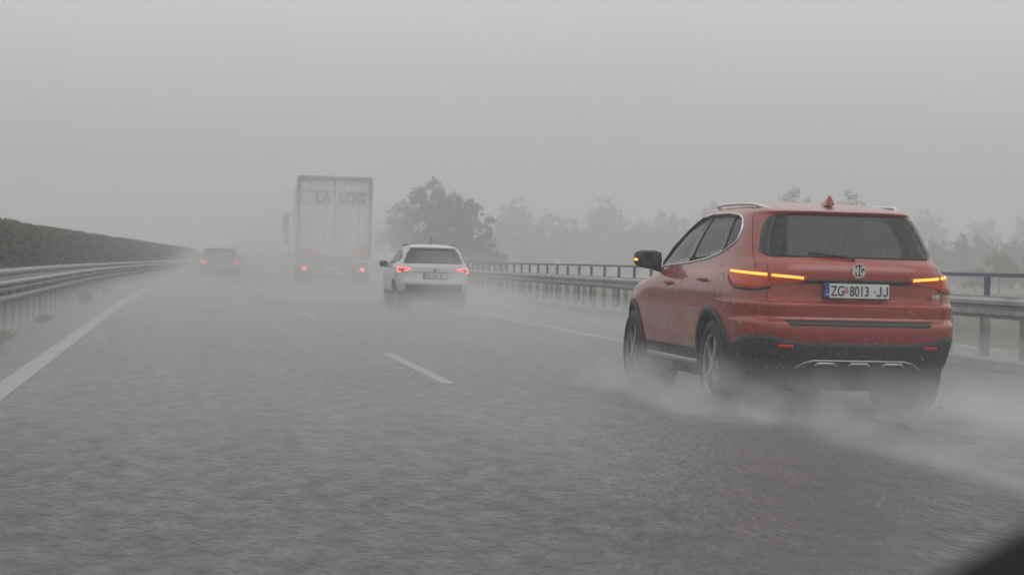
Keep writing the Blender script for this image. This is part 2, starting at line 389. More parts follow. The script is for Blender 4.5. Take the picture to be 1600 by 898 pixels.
# ------------------------------------------------------------------ trees
def tree_proto(name, label, loc, H, blobs, nleaf, lsize, seed, group=None, trunk_r=.16, mat='leafd'):
    random.seed(seed)
    t = empty(name, loc); tag(t, label, 'tree' if 'shrub' not in name else 'shrub', group)
    bm = bmesh.new(); tube(bm, [(0, 0, -.2), (.05, .02, H*.22), (-.04, 0, H*.45), (.05, .03, H*.7)], [trunk_r, trunk_r*.8, trunk_r*.55, trunk_r*.2], 7)
    for b in blobs:
        c = Vector(b[0])*1.0; z0 = min(c.z*.6, H*.5)
        tube(bm, [(0, 0, z0), (c.x*.5, c.y*.5, (z0+c.z)*.5+.1), tuple(c)], [trunk_r*.45, trunk_r*.3, trunk_r*.1], 5)
    mkbm('trunk', bm, M['bark'], t, True)
    pts = []; wsum = sum(b[1]**2 for b in blobs)
    sub = []
    for c, rad in blobs:
        for k in range(int(8+rad*14)):
            d = Vector((random.gauss(0, 1), random.gauss(0, 1), random.gauss(0, 1))).normalized()
            sub.append((Vector(c)+d*rad*random.uniform(.35, 1.12), rad*random.uniform(.10, .34)))
    ws = [s[1]**2 for s in sub]
    for s in random.choices(range(len(sub)), ws, k=nleaf):
        c, rad = sub[s]; d = Vector((random.gauss(0, 1), random.gauss(0, 1), random.gauss(0, 1))).normalized()
        p = c + d*rad*(random.random()**.45 if random.random() < .85 else random.uniform(.9, 1.7))
        pts.append((p, tuple(d)))
    leafcloud('crown', pts, M[mat], t, lsize)
    return t
def copy_tree(src, loc, sc, rz, label, group=None):
    r2 = src.copy(); C.objects.link(r2); r2.location = loc; r2.scale = sc; r2.rotation_euler = (0, 0, rz); r2['label'] = label
    if group: r2['group'] = group
    for ch in list(src.children):
        c = ch.copy(); C.objects.link(c); c.parent = r2
    return r2
def at(u, Y):    # lateral world position that a photo column u sees at distance Y
    return Y*math.tan(0.1686+math.atan((u-800)/2992.8))
Yt = 160
tree_proto('broadleaf_tree', 'tall dark leafy tree rising right behind the white car, beside the truck', (at(668, Yt), Yt, 0), 8.6,
    [((0, 0, 5.6), 1.6), ((-1.5, .3, 5.4), 1.5), ((.35, 0, 7.3), .95), ((-1.0, 0, 6.7), .8), ((1.5, .5, 5.2), 1.6), ((-2.6, 0, 4.0), 1.6), ((.5, -.5, 3.4), 2.0), ((-1.5, 0, 2.6), 1.8), ((-3.6, 0, 2.6), 1.3), ((1.6, 0, 6.2), .7), ((-2.8, 0, 5.4), .7)],
    30000, (.05, .13), 11, 'trees beyond the right handrail')
tree_proto('broadleaf_tree', 'lower rounded tree leaning against the tall tree, on its right side', (at(718, Yt-6), Yt-6, 0), 6.9,
    [((0, 0, 5.0), 1.35), ((.9, 0, 5.3), .9), ((1.5, 0, 3.7), 1.2), ((0, 0, 3.0), 1.8), ((-.6, 0, 5.6), .9), ((1.9, 0, 2.4), 1.2), ((.3, 0, 1.6), 1.8)],
    19000, (.05, .13), 12, 'trees beyond the right handrail', .13)
tree_proto('shrub', 'low bush sloping down at the right foot of the tree behind the white car', (at(757, Yt-4), Yt-4, 0), 2.6,
    [((0, 0, 1.6), .9), ((.9, 0, 1.1), .9), ((-.8, 0, 1.9), .8), ((0, 0, .7), 1.1), ((1.6, 0, .7), .6)], 6000, (.06, .15), 13, None, .06)
far0 = tree_proto('far_tree', 'x', (at(945, 290), 290, 0), 11.5,
    [((0, 0, 9.6), 1.7), ((-1.2, 0, 8.2), 1.9), ((1.5, 0, 8.0), 1.8), ((0, 0, 5.8), 2.8), ((-2.6, 0, 5.4), 2.0), ((2.7, 0, 5.2), 2.0), ((0, 0, 3.0), 3.0), ((-2.6, 0, 2.2), 2.2), ((2.6, 0, 2.2), 2.2)],
    11000, (.14, .34), 21, 'fading trees in the rain', .25)
far0['label'] = 'tallest faint tree crown halfway between the white car and the red car'
far1 = tree_proto('far_tree', 'x', (at(860, 280), 280, 0), 9.0,
    [((0, 0, 6.8), 2.0), ((-2.4, 0, 5.4), 2.2), ((2.6, 0, 5.7), 2.0), ((0, 0, 3.5), 2.8), ((-3.6, 0, 3.0), 2.2), ((3.6, 0, 3.0), 2.4), ((0, 0, 1.6), 2.6)],
    10000, (.14, .34), 22, 'fading trees in the rain', .25)
far1['label'] = 'broad faint tree in the haze just left of the tallest faint crown'
FT = [(800, 285, 0, .95, 'leftmost faint tree of the hazy treeline, nearest the white car'), (1045, 285, 1, 1.08, 'broad faint tree in the haze above the red car\'s door mirror'),
      (990, 295, 1, .95, 'hazy tree between the tallest faint crown and the red car\'s mirror'), (1108, 280, 0, .98, 'faint tree crown showing over the front of the red car\'s roof'),
      (1445, 290, 0, 1.0, 'hazy tree just right of the red car\'s rear window'), (1530, 285, 1, 1.12, 'broad hazy tree above the handrail right of the red car'),
      (1605, 280, 1, 1.15, 'hazy tree cut off by the right edge of the photo'), (905, 300, 1, .8, 'low hazy tree under the tallest faint crown'),
      (1390, 290, 1, 1.1, 'faint tree half hidden behind the red car\'s rear roof corner')]
FT += [(1462, 172, 1, .50, 'low dim bush mass just above the handrail right of the red car'), (1500, 165, 0, .42, 'narrow dim bush top second from the red car, over the handrail'),
       (1535, 175, 1, .56, 'widest low dim bush midway between the red car and the right edge'), (1572, 166, 1, .50, 'low dim bush above the handrail, next to the one at the right edge'),
       (1612, 170, 1, .56, 'low dim bush above the handrail, cut by the right edge')]
for u, Y, k, s, lab in FT:
    copy_tree((far0, far1)[k], (at(u, Y), Y, 0), (s*random.uniform(.9, 1.1), s, s), random.uniform(0, 6), lab, 'fading trees in the rain')
ap = tree_proto('slender_tree', 'dark leafy treetop showing over the red car\'s roof, left of the roof antenna', (at(1237, 165), 165, 0), 9.0,
    [((0, 0, 7.5), .85), ((-.9, 0, 7.3), .6), ((.9, 0, 7.1), .7), ((0, 0, 5.8), 1.6), ((0, 0, 4.2), 1.5), ((0, 0, 2.6), 1.3), ((.1, 0, 8.3), .4)],
    6500, (.05, .12), 31, 'treetops above the red car', .12)
copy_tree(ap, (at(1325, 160), 160, 0), (1.0, 1, .965), 2.2, 'dark leafy treetop showing over the red car\'s roof, right of the roof antenna')
tree_proto('shrub', 'olive green bush behind the blue handrail at the right edge', (at(1560, 115), 115, 0), 3.0,
    [((0, 0, 1.4), 1.1), ((1.6, 0, 1.2), 1.0), ((-1.5, 0, .9), .9), ((.3, 0, 2.0), .7), ((2.8, 0, .9), .8)], 7000, (.05, .12), 41, None, .04, 'weed')
# weeds at the pavement edge
def weed(x, y, n, h, label, seed):
    random.seed(seed); vs = []; fs = []
    for i in range(n):
        a = random.uniform(0, 6.28); r0 = random.random()**.7*.22; bx_, by_ = x+math.cos(a)*r0*.6, y+math.sin(a)*r0*3.6
        hh = h*random.uniform(.2, 1)**1.3; lx, ly = random.gauss(0, .35)*hh, random.gauss(0, .35)*hh; wd = random.uniform(.004, .010); k = len(vs)
        for t in (0, .5, 1):
            px, py, pz = bx_+lx*t*t, by_+ly*t*t, -.03+hh*t*(1-.15*t); ww = wd*(1-t*.85); vs += [(px-ww, py, pz), (px+ww, py, pz)]
        fs += [(k, k+1, k+3, k+2), (k+2, k+3, k+5, k+4)]
    o = mk('weed_tuft', vs, fs, M['weed']); tag(o, label, 'weeds', 'weed tufts along the left pavement edge')
weed(-2.28, 23.3, 500, .28, 'olive weed tuft at the left edge of the photo, nearest the camera', 1)
weed(-2.30, 25.2, 250, .18, 'small weed tuft a little beyond the nearest one, by the left edge', 4)
weed(-2.30, 32.5, 320, .16, 'thin weed tuft beside the white edge line, middle of the row', 2)
weed(-2.26, 44.6, 520, .32, 'bushy dark weed tuft farther along the pavement edge', 3)
weed(-2.2, 55.0, 260, .26, 'farthest dark weed tuft on the pavement edge, close to the edge line', 5)

# ------------------------------------------------------------------ cars
class Car:
    def __init__(s, P):
        s.P = P; s.yr, s.yf, s.w = Tab(P['yr'], .008), Tab(P['yf'], .02), Tab(P['w'], .02)
        s.nr, s.nf, s.ym = Tab(P['nr'], .05), Tab(P['nf'], .05), Tab(P['ym'], .05); s.cache = {}
    def side_x(s, y, z, inset=0):
        w, yr, yf, ym = s.w(z)-inset, s.yr(z)+inset, s.yf(z)-inset, s.ym(z)
        if y < ym: t, n = (ym-y)/(ym-yr), s.nr(z)
        else: t, n = (y-ym)/(yf-ym), s.nf(z)
        t = min(1, max(0, t)); return w*(1-t**n)**(1/n)
    def rear_y(s, x, z):
        w, yr, ym, n = s.w(z), s.yr(z), s.ym(z), s.nr(z); t = min(1, abs(x)/w); return ym-(ym-yr)*(1-t**n)**(1/n)
    def front_y(s, x, z):
        w, yf, ym, n = s.w(z), s.yf(z), s.ym(z), s.nf(z); t = min(1, abs(x)/w); return ym+(yf-ym)*(1-t**n)**(1/n)
    def half(s, z, inset=0, nq=40, ymax=None):
        """right half outline, rear centre -> front centre, evenly spaced within each quadrant"""
        key = (round(z, 5), inset, nq, ymax)
        if key in s.cache: return s.cache[key]
        w, yr, yf, ym = s.w(z)-inset, s.yr(z)+inset, s.yf(z)-inset, s.ym(z)
        if ymax is not None: yf = min(yf, ymax)
        res = []
        for q in (0, 1):
            n = s.nr(z) if q == 0 else s.nf(z); a = ym-yr if q == 0 else yf-ym; sg = -1 if q == 0 else 1
            D = []
            for i in range(400):
                th = PI/2*i/399; x = w*math.sin(th)**(2/n) if i else 0; y = ym+sg*a*(math.cos(th)**(2/n) if i < 399 else 0); D.append((x, y))
            if q: D = D[::-1]
            Ls = [0]
            for p, r_ in zip(D, D[1:]): Ls.append(Ls[-1]+math.dist(p, r_))
            j = 0
            for i in range(nq+(q)):
                t = Ls[-1]*i/nq
                while j < 398 and Ls[j+1] < t: j += 1
                f = (t-Ls[j])/max(1e-9, Ls[j+1]-Ls[j]); res.append((lerp(f, D[j][0], D[j+1][0]), lerp(f, D[j][1], D[j+1][1])))
        s.cache[key] = res; return res
    def arc(s, sd, sv, z):
        """surface point at arc distance sv from the rear centre, side sd (+1 right, -1 left)"""
        h = s.half(z); t = 0
        for p, r_ in zip(h, h[1:]):
            d = math.dist(p, r_)
            if t+d >= sv: f = (sv-t)/d; return Vector((sd*lerp(f, p[0], r_[0]), lerp(f, p[1], r_[1]), z))
            t += d
        return Vector((0, s.yf(z), z))
    def loft(s, name, zs, mat, inset=0, ymax=None, nq=40, parent=None):
        vs = []; fs = []; K = None
        for z in zs:
            h = s.half(z, inset, nq, ymax); ring = [(x, y, z) for x, y in h] + [(-x, y, z) for x, y in h[-2:0:-1]]
            K = len(ring); vs += ring
        for i in range(len(zs)-1):
            for j in range(K):
                a = i*K+j; b = i*K+(j+1) % K; fs.append((a, b, b+K, a+K))
        fs.append(tuple(range(K))[::-1]); fs.append(tuple((len(zs)-1)*K+j for j in range(K)))
        return mk(name, vs, fs, mat, parent, True)
def grid_part(name, G, N, off, mat, parent, back=.012, smooth=True):
    """solid sheet from a grid of points with outward normals"""
    nr, nc = len(G), len(G[0]); vs = []; fs = []
    for i in range(nr):
        for j in range(nc): vs.append(G[i][j]+N[i][j]*off)
    for i in range(nr-1):
        for j in range(nc-1): a = i*nc+j; fs.append((a, a+1, a+nc+1, a+nc))
    b0 = len(vs); bd = [(0, j) for j in range(nc)]+[(i, nc-1) for i in range(1, nr)]+[(nr-1, j) for j in range(nc-2, -1, -1)]+[(i, 0) for i in range(nr-2, 0, -1)]
    for i, j in bd: vs.append(G[i][j]-N[i][j]*back)
    for k in range(len(bd)):
        i, j = bd[k]; i2, j2 = bd[(k+1) % len(bd)]; fs.append((i*nc+j, b0+k, b0+(k+1) % len(bd), i2*nc+j2))
    i, j = (nr-1)//2, (nc-1)//2; c0 = G[i][j]+N[i][j]*off
    if (G[i][j+1]+N[i][j+1]*off-c0).cross(G[i+1][j]+N[i+1][j]*off-c0).dot(N[i][j]) < 0: fs = [f[::-1] for f in fs]
    o = mk(name, vs, fs, mat, parent, smooth)
    if smooth:
        for p in o.data.polygons[(nr-1)*(nc-1):]: p.use_smooth = False
    return o
def gnorm(G, outward):
    nr, nc = len(G), len(G[0]); N = []
    for i in range(nr):
        row = []
        for j in range(nc):
            a = G[i][min(j+1, nc-1)]-G[i][max(j-1, 0)]; b = G[min(i+1, nr-1)][j]-G[max(i-1, 0)][j]; n = a.cross(b)
            if n.length < 1e-12: n = Vector(outward)
            n.normalize()
            if n.dot(outward) < 0: n = -n
            row.append(n)
        N.append(row)
    return N
def side_patch(car, name, sd, ys, lo, hi, off, mat, parent, nr=7, back=.012):
    G = [[Vector((sd*car.side_x(y, lerp(i/(nr-1), lo(y), hi(y))), y, lerp(i/(nr-1), lo(y), hi(y)))) for y in ys] for i in range(nr)]
    return grid_part(name, G, gnorm(G, (sd, 0, .1)), off, mat, parent, back)
def rear_patch(car, name, zs, xl, xr, off, mat, parent, nc=25, back=.012, front=False):
    f = car.front_y if front else car.rear_y
    G = [[Vector((lerp(j/(nc-1), xl(z), xr(z)), f(lerp(j/(nc-1), xl(z), xr(z)), z), z)) for j in range(nc)] for z in zs]
    return grid_part(name, G, gnorm(G, (0, 1 if front else -1, .05)), off, mat, parent, back)
def arc_patch(car, name, sd, ss, lo, hi, off, mat, parent, nr=5, back=.012):
    G = [[car.arc(sd, s_, lerp(i/(nr-1), lo(s_), hi(s_))) for s_ in ss] for i in range(nr)]
    return grid_part(name, G, gnorm(G, (sd*.7, -.7, .05)), off, mat, parent, back)
def strip_line(name, pts, width, off, mat, parent, outward, add=None):
    """thin raised ribbon along surface points, lying in the surface"""
    pts = [Vector(p) for p in pts]; o = Vector(outward).normalized(); vs = []; fs = []
    for i, p in enumerate(pts):
        d = (pts[min(i+1, len(pts)-1)]-pts[max(i-1, 0)]).normalized(); sdv = d.cross(o).normalized(); q = p+o*off
        vs += [q-sdv*width/2, q+sdv*width/2]
    for i in range(len(pts)-1): fs.append((2*i, 2*i+1, 2*i+3, 2*i+2))
    return mk(name, vs, fs, mat, parent)
def frange(a, b, n): return [lerp(i/(n-1), a, b) for i in range(n)]
def poly_prism(pts, axis, a, b):
    """closed prism from 2-D outline: axis 'x' -> pts are (y,z); axis 'y' -> pts are (x,z)"""
    n = len(pts); f = (lambda t, p: (t, p[0], p[1])) if axis == 'x' else (lambda t, p: (p[0], t, p[1]))
    vs = [f(a, p) for p in pts]+[f(b, p) for p in pts]
    fs = [tuple(range(n)), tuple(range(n, 2*n))[::-1]]+[(i, n+i, n+(i+1) % n, (i+1) % n) for i in range(n)]
    o = mk('cutter', vs, fs, None); bm = bmesh.new(); bm.from_mesh(o.data); bmesh.ops.recalc_face_normals(bm, faces=bm.faces); bm.to_mesh(o.data); bm.free()
    return o
def cyl_cut(y, z, r, x0, x1, n=48):
    return poly_prism([(y+r*math.cos(2*PI*k/n), z+r*math.sin(2*PI*k/n)) for k in range(n)], 'x', x0, x1)
def wheel(parent, x, y, R, W, sd, spokes=5, rimr=.23, mat_spoke='alloy'):
    """wheel as an Empty-free pair: rim is the part's child"""
    bm = bmesh.new(); n = 48
    prof = [(rimr, -.5), (R-.03, -.5), (R-.006, -.44), (R, -.3), (R, .3), (R-.006, .44), (R-.03, .5), (rimr+.01, .5), (rimr, .42)]
    rings = [[bm.verts.new((px*W, r_*math.cos(2*PI*k/n), r_*math.sin(2*PI*k/n))) for r_, px in prof] for k in range(n)]
    for k in range(n):
        a, b = rings[k], rings[(k+1) % n]
        for j in range(len(prof)): bm.faces.new((a[j], a[(j+1) % len(prof)], b[(j+1) % len(prof)], b[j]))
    t = mkbm('wheel', bm, M['rubber'], parent, True); t.location = (x, y, R)
    bm = bmesh.new()
    bmesh.ops.create_cone(bm, cap_ends=True, segments=32, radius1=rimr+.003, radius2=rimr+.003, depth=.03, matrix=Matrix.Translation((sd*W*.12, 0, 0)) @ Matrix.Rotation(PI/2, 4, 'Y'))
    mkbm('brake_disc', bm, M['alloyd'], t)
    bm = bmesh.new()
    nn = 40; pr = [(rimr-.012, .36), (rimr+.006, .36), (rimr+.006, .44), (rimr-.004, .46), (rimr-.014, .43)]
    rings = [[bm.verts.new((sd*px*W, r_*math.cos(2*PI*k/nn), r_*math.sin(2*PI*k/nn))) for r_, px in pr] for k in range(nn)]
    for k in range(nn):
        a, b = rings[k], rings[(k+1) % nn]
        for j in range(len(pr)): bm.faces.new((a[j], a[(j+1) % len(pr)], b[(j+1) % len(pr)], b[j]))
    for k in range(spokes):
        for dd in (-.14, .14):
            ang = 2*PI*k/spokes+.3+dd; rot = Matrix.Rotation(ang, 4, 'X') @ Matrix.Rotation(-dd*.9, 4, 'X')
            r2 = bmesh.ops.create_cube(bm, size=1)['verts']
            bmesh.ops.transform(bm, verts=r2, matrix=Matrix.Rotation(ang, 4, 'X') @ Matrix.Translation((sd*W*.36, 0, rimr*.55)) @ Matrix.Diagonal((.02, .024, rimr*.88, 1)))
    bmesh.ops.create_cone(bm, cap_ends=True, segments=20, radius1=.055, radius2=.045, depth=.04, matrix=Matrix.Translation((sd*W*.37, 0, 0)) @ Matrix.Rotation(PI/2, 4, 'Y'))
    mkbm('rim', bm, M[mat_spoke], t)
    return t
def car_seat(parent, name, x, y, w, h=1.0, zb=.62):
    bm = bmesh.new(); bx(bm, (x, y+.25, zb), (w, .5, .16), .05); bx(bm, (x, y-.03, zb+.32), (w*.94, .14, .62), .05, Matrix.Rotation(math.radians(14), 3, 'X'))
    return mkbm(name, bm, M['seat'], parent, True)
def headrest(parent, x, y, z):
    bm = bmesh.new(); bx(bm, (x, y, z), (.25, .10, .17), .04); bx(bm, (x, y, z-.1), (.12, .02, .1)); mkbm('headrest', bm, M['seat'], parent, True)

# ============================================================ the red car
red = empty('red_car', (5.08, 14.9, 0), 0.004)
tag(red, 'orange-red wet SUV with amber lights on, nearest vehicle in the right lane', 'car')
RP = dict(
 yr=[(.20, -.66), (.30, -.80), (.42, -.88), (.55, -.915), (.64, -.945), (.70, -.945), (.725, -.935), (.742, -.89), (.76, -.868), (.86, -.884), (.872, -.872), (.885, -.842), (.92, -.835), (1.035, -.835), (1.05, -.86), (1.12, -.862), (1.18, -.82), (1.205, -.755), (1.22, -.735), (1.30, -.675), (1.45, -.565), (1.555, -.48), (1.575, -.51), (1.592, -.51), (1.60, -.45), (1.62, -.30), (1.645, -.08), (1.66, .06), (1.672, .2), (1.68, .35)],
 yf=[(.20, 3.35), (.35, 3.52), (.5, 3.6), (.7, 3.61), (.85, 3.55), (.93, 3.40), (.98, 3.1), (1.02, 2.7), (1.05, 2.42), (1.10, 2.36), (1.15, 2.29), (1.30, 2.04), (1.45, 1.74), (1.55, 1.52), (1.60, 1.40), (1.63, 1.27), (1.655, 1.08), (1.672, .85), (1.68, .70)],
 w=[(.20, .80), (.30, .87), (.45, .905), (.60, .925), (.80, .938), (.95, .932), (1.03, .915), (1.08, .89), (1.14, .855), (1.2, .835), (1.30, .805), (1.45, .742), (1.55, .692), (1.60, .650), (1.63, .60), (1.655, .51), (1.672, .38), (1.68, .22)],
 nr=[(.2, 6), (.9, 6.8), (1.1, 5.8), (1.3, 5.2), (1.55, 5.2), (1.64, 4)],
 nf=[(.2, 4.5), (.95, 4.2), (1.08, 5), (1.3, 5.5), (1.6, 5.0), (1.66, 3)],
 ym=[(.2, 1.3), (1.05, 1.3), (1.2, 1.05), (1.45, .7), (1.6, .45), (1.68, .5)])
rc = Car(RP)
# levels
lo_z = frange(.22, .46, 9)
up_z = sorted(set([round(z, 4) for z in frange(.46, .70, 9)+[.712, .722, .732, .742, .752, .765, .79, .82, .85, .862, .868, .875, .882, .89, .905, .92, .94]+frange(.96, 1.02, 4)+[1.035, 1.045, 1.055, 1.07, 1.085]+frange(1.10, 1.54, 23)+[1.555, 1.565, 1.575, 1.585, 1.60, 1.61, 1.62, 1.632, 1.645, 1.655, 1.663, 1.669, 1.674, 1.678, 1.68]]))
body = rc.loft('body', up_z, M['red'], parent=None)
clad = rc.loft('lower_cladding', lo_z, M['black'], parent=None)
R_W = .355; AR = .415
for o in (body, clad):
    cs = []
    for y in (0, 2.72):
        for sd in (-1, 1): cs.append(cyl_cut(y, R_W, AR, sd*.55, sd*1.2))
    boolean_cut(o, cs)
# side window outline (y,z): one opening, divided by pillars
win_lo = Tab([(-.16, 1.345), (-.10, 1.315), (.08, 1.262), (.42, 1.212), (1.0, 1.172), (1.5, 1.15), (2.06, 1.12)], .03)
win_hi = Tab([(-.16, 1.42), (-.14, 1.475), (-.06, 1.525), (.06, 1.548), (.35, 1.568), (.85, 1.568), (1.08, 1.545), (1.35, 1.475), (1.65, 1.345), (1.93, 1.195), (2.06, 1.13)], .03)
ysw = frange(-.16, 2.04, 60)
opening = [(y, win_lo(y)) for y in ysw]+[(y, win_hi(y)) for y in ysw[::-1]]
# hollow cabin and window openings
cab = rc.loft('cutter', [.80, .95, 1.05, 1.15, 1.25, 1.35, 1.45, 1.52, 1.575, 1.60], None, inset=.055, ymax=2.25, nq=24)
ws_z = frange(1.12, 1.565, 8); ws_hw = Tab([(1.12, .70), (1.3, .66), (1.5, .58), (1.565, .50)])
wsp = poly_prism([(ws_hw(z), z) for z in ws_z]+[(-ws_hw(z), z) for z in ws_z[::-1]], 'y', .95, 2.9)
rg_z = [1.222, 1.235, 1.26, 1.32, 1.40, 1.48, 1.525, 1.545, 1.558]
rg_hw = Tab([(1.222, .62), (1.235, .66), (1.26, .675), (1.40, .635), (1.50, .592), (1.535, .56), (1.552, .52), (1.558, .48)])
rgp = poly_prism([(rg_hw(z)-.03, z) for z in rg_z[1:-1]]+[(-rg_hw(z)+.03, z) for z in rg_z[-2:0:-1]], 'y', -1.3, -.12)
boolean_cut(body, [cab, poly_prism(opening, 'x', -1.3, 1.3), wsp, rgp])
body.parent = red; clad.parent = red
body.data.set_sharp_from_angle(angle=math.radians(32)); clad.data.set_sharp_from_angle(angle=math.radians(32))
# glass
cut = lambda a, b, n: frange(a, b, n)
for sd in (-1, 1):
    def bnd(y0, y1):   # slanted rear pillar edges handled by straight cuts
        return frange(y0, y1, 16)
    # slanted pillars: shear the y parameter with height
    def glass(name, yb0, yb1, yt0, yt1, mat):
        G = []
        for i in range(7):
            row = []
            for j in range(15):
                t = j/14; s_ = i/6; y = lerp(s_, lerp(t, yb0, yb1), lerp(t, yt0, yt1)); z = lerp(s_, win_lo(y), win_hi(y))
                row.append(Vector((sd*rc.side_x(y, z), y, z)))
            G.append(row)
        return grid_part(name, G, gnorm(G, (sd, 0, .2)), -.012, M[mat], red, .004)
    glass('front_side_window', 1.02, 2.04, .88, 1.99, 'glass_clear')
    glass('rear_side_window', .11, .96, .17, .82, 'glass_mid')
    glass('quarter_window', -.16, .08, -.16, .14, 'glass_mid')
    for (b0, b1, t0, t1) in ((.94, 1.04, .80, .90), (.065, .125, .125, .185)):
        G = []
        for i in range(7):
            s_ = i/6; row = []
            for j in range(4):
                y = lerp(s_, lerp(j/3, b0, b1), lerp(j/3, t0, t1)); z = lerp(s_, win_lo(y), win_hi(y)); row.append(Vector((sd*rc.side_x(y, z), y, z)))
            G.append(row)
        grid_part('door_pillar', G, gnorm(G, (sd, 0, .2)), -.006, M['gloss'], red, .02)
    # bright trim round the glass (top, rear end, bottom) and dark front seal
    ysb = frange(-.15, 2.02, 50)
    sp_ = lambda y, z: Vector((sd*(rc.side_x(y, z)+.001), y, z))
    trim = [sp_(y, win_lo(y)-.010) for y in ysb[::-1]] + [sp_(-.172, z) for z in frange(1.35, 1.41, 4)] + [sp_(y, win_hi(y)+.010) for y in ysb if y < 1.1]
    bm = bmesh.new(); tube(bm, smooth_path(trim, .025, 3), .0095, 6); mkbm('window_trim', bm, M['chrome'], red, True)
    bm = bmesh.new(); tube(bm, smooth_path([sp_(y, win_hi(y)+.008) for y in ysb if y > 1.05], .03, 2), .011, 6); mkbm('window_seal', bm, M['black'], red, True)
rear_patch(rc, 'rear_window', rg_z, lambda z: -rg_hw(z), lambda z: rg_hw(z), .004, M['glass_dark'], red, 33, .02)
# opaque black band round the rear window glass
for sd in (-1, 1):
    zs = rg_z; G = [[Vector((sd*x, rc.rear_y(x, z), z)) for x in frange(rg_hw(z)-.035, rg_hw(z)+(.022 if z > 1.24 else .006), 5)] for z in zs]
    grid_part('window_surround', G, gnorm(G, (sd*.4, -1, .1)), .007, M['gloss'], red, .01)
rear_patch(rc, 'windscreen', ws_z, lambda z: -ws_hw(z)-.01, lambda z: ws_hw(z)+.01, -.004, M['glass_clear'], red, 21, .01, front=True)
# tail lamps: lens + amber strips
for sd in (-1, 1):
    s0, s1, s2 = .44, .70, 1.235
    ltop = Tab([(.40, 1.075), (.70, 1.098), (1.0, 1.112), (1.25, 1.125)])
    llow = Tab([(.40, 1.060), (.46, 1.035), (.69, .992), (.80, .975), (1.06, .985), (1.15, 1.03), (1.235, 1.09)], .02)
    inner = arc_patch(rc, 'tail_lamp', sd, frange(s0-.03, s1-.008, 12), llow, ltop, .012, M['lens'], red)
    outer = arc_patch(rc, 'tail_lamp', sd, frange(s1+.008, s2, 20), llow, ltop, .012, M['lens'], red)
    zlo = Tab([(.42, 1.052), (.70, 1.068), (1.2, 1.094)]); zhi = Tab([(.42, 1.070), (.70, 1.087), (1.2, 1.108)])
    arc_patch(rc, 'indicator', sd, frange(s0, s1-.022, 12), zlo, zhi, .018, M['amber'], inner, 3, .0)
    arc_patch(rc, 'indicator', sd, frange(s1+.014, s2-.05, 20), zlo, zhi, .018, M['amber'], outer, 3, .0)
    # dark rim under the lamp
    pts = [rc.arc(sd, s_, llow(s_)-.008)+Vector((sd*.006, -.01, 0)) for s_ in frange(.68, 1.235, 24)]
    bm = bmesh.new(); tube(bm, pts, .008, 5); mkbm('lamp_seal', bm, M['black'], outer)
# dark band between lamps above the plate
rear_patch(rc, 'tailgate_trim', [1.028, 1.036, 1.046, 1.056], lambda z: -.42, lambda z: .42, .012, M['gloss'], red, 25)
# tailgate slot and lower shelf
rear_patch(rc, 'bumper_slot', [.700, .715, .728, .742], lambda z: -.60+(.742-z)*1.2, lambda z: .60-(.742-z)*1.2, .004, M['black'], red, 25)
# rear lower bumper cladding wrapping the corners
for zt in (0,):
    ss = frange(0, 1.16, 30); G = []
    top = Tab([(0, .575), (.45, .575), (.62, .60), (.72, .63), (.95, .62), (1.16, .56)], .03)
    for i in range(8):
        t = i/7; row = []
        for s_ in [-q_ for q_ in ss[::-1]]+ss[1:]:
            z = lerp(t, .30, top(abs(s_))); p = rc.arc(1 if s_ >= 0 else -1, abs(s_), z); row.append(p)
        G.append(row)
    N = [[Vector((p.x*.9, -1 if abs(p.x) < .6 else -.7, 0)).normalized() for p in row] for row in G]
    grid_part('rear_bumper', G, N, .010, M['black'], red, .01)
# silver scuff plate with three notches
bm = bmesh.new()
yb = -.90
tube(bm, [(-.50, -.88, .375), (-.43, -.915, .42), (-.36, -.93, .437), (.36, -.93, .437), (.43, -.915, .42), (.50, -.88, .375)], .007, 6)
for cx in (-.27, 0.0, .27):
    tube(bm, [(cx-.085, yb-.022, .398), (cx-.06, yb-.03, .416), (cx+.06, yb-.03, .416), (cx+.085, yb-.022, .398)], .011, 6)
mkbm('skid_plate', bm, M['alloy'], red, True)
for sd in (-1, 1):
    arc_patch(rc, 'reflector', sd, frange(.52, .64, 6), lambda s_: .535, lambda s_: .556, .016, M['reflector'], red, 3)
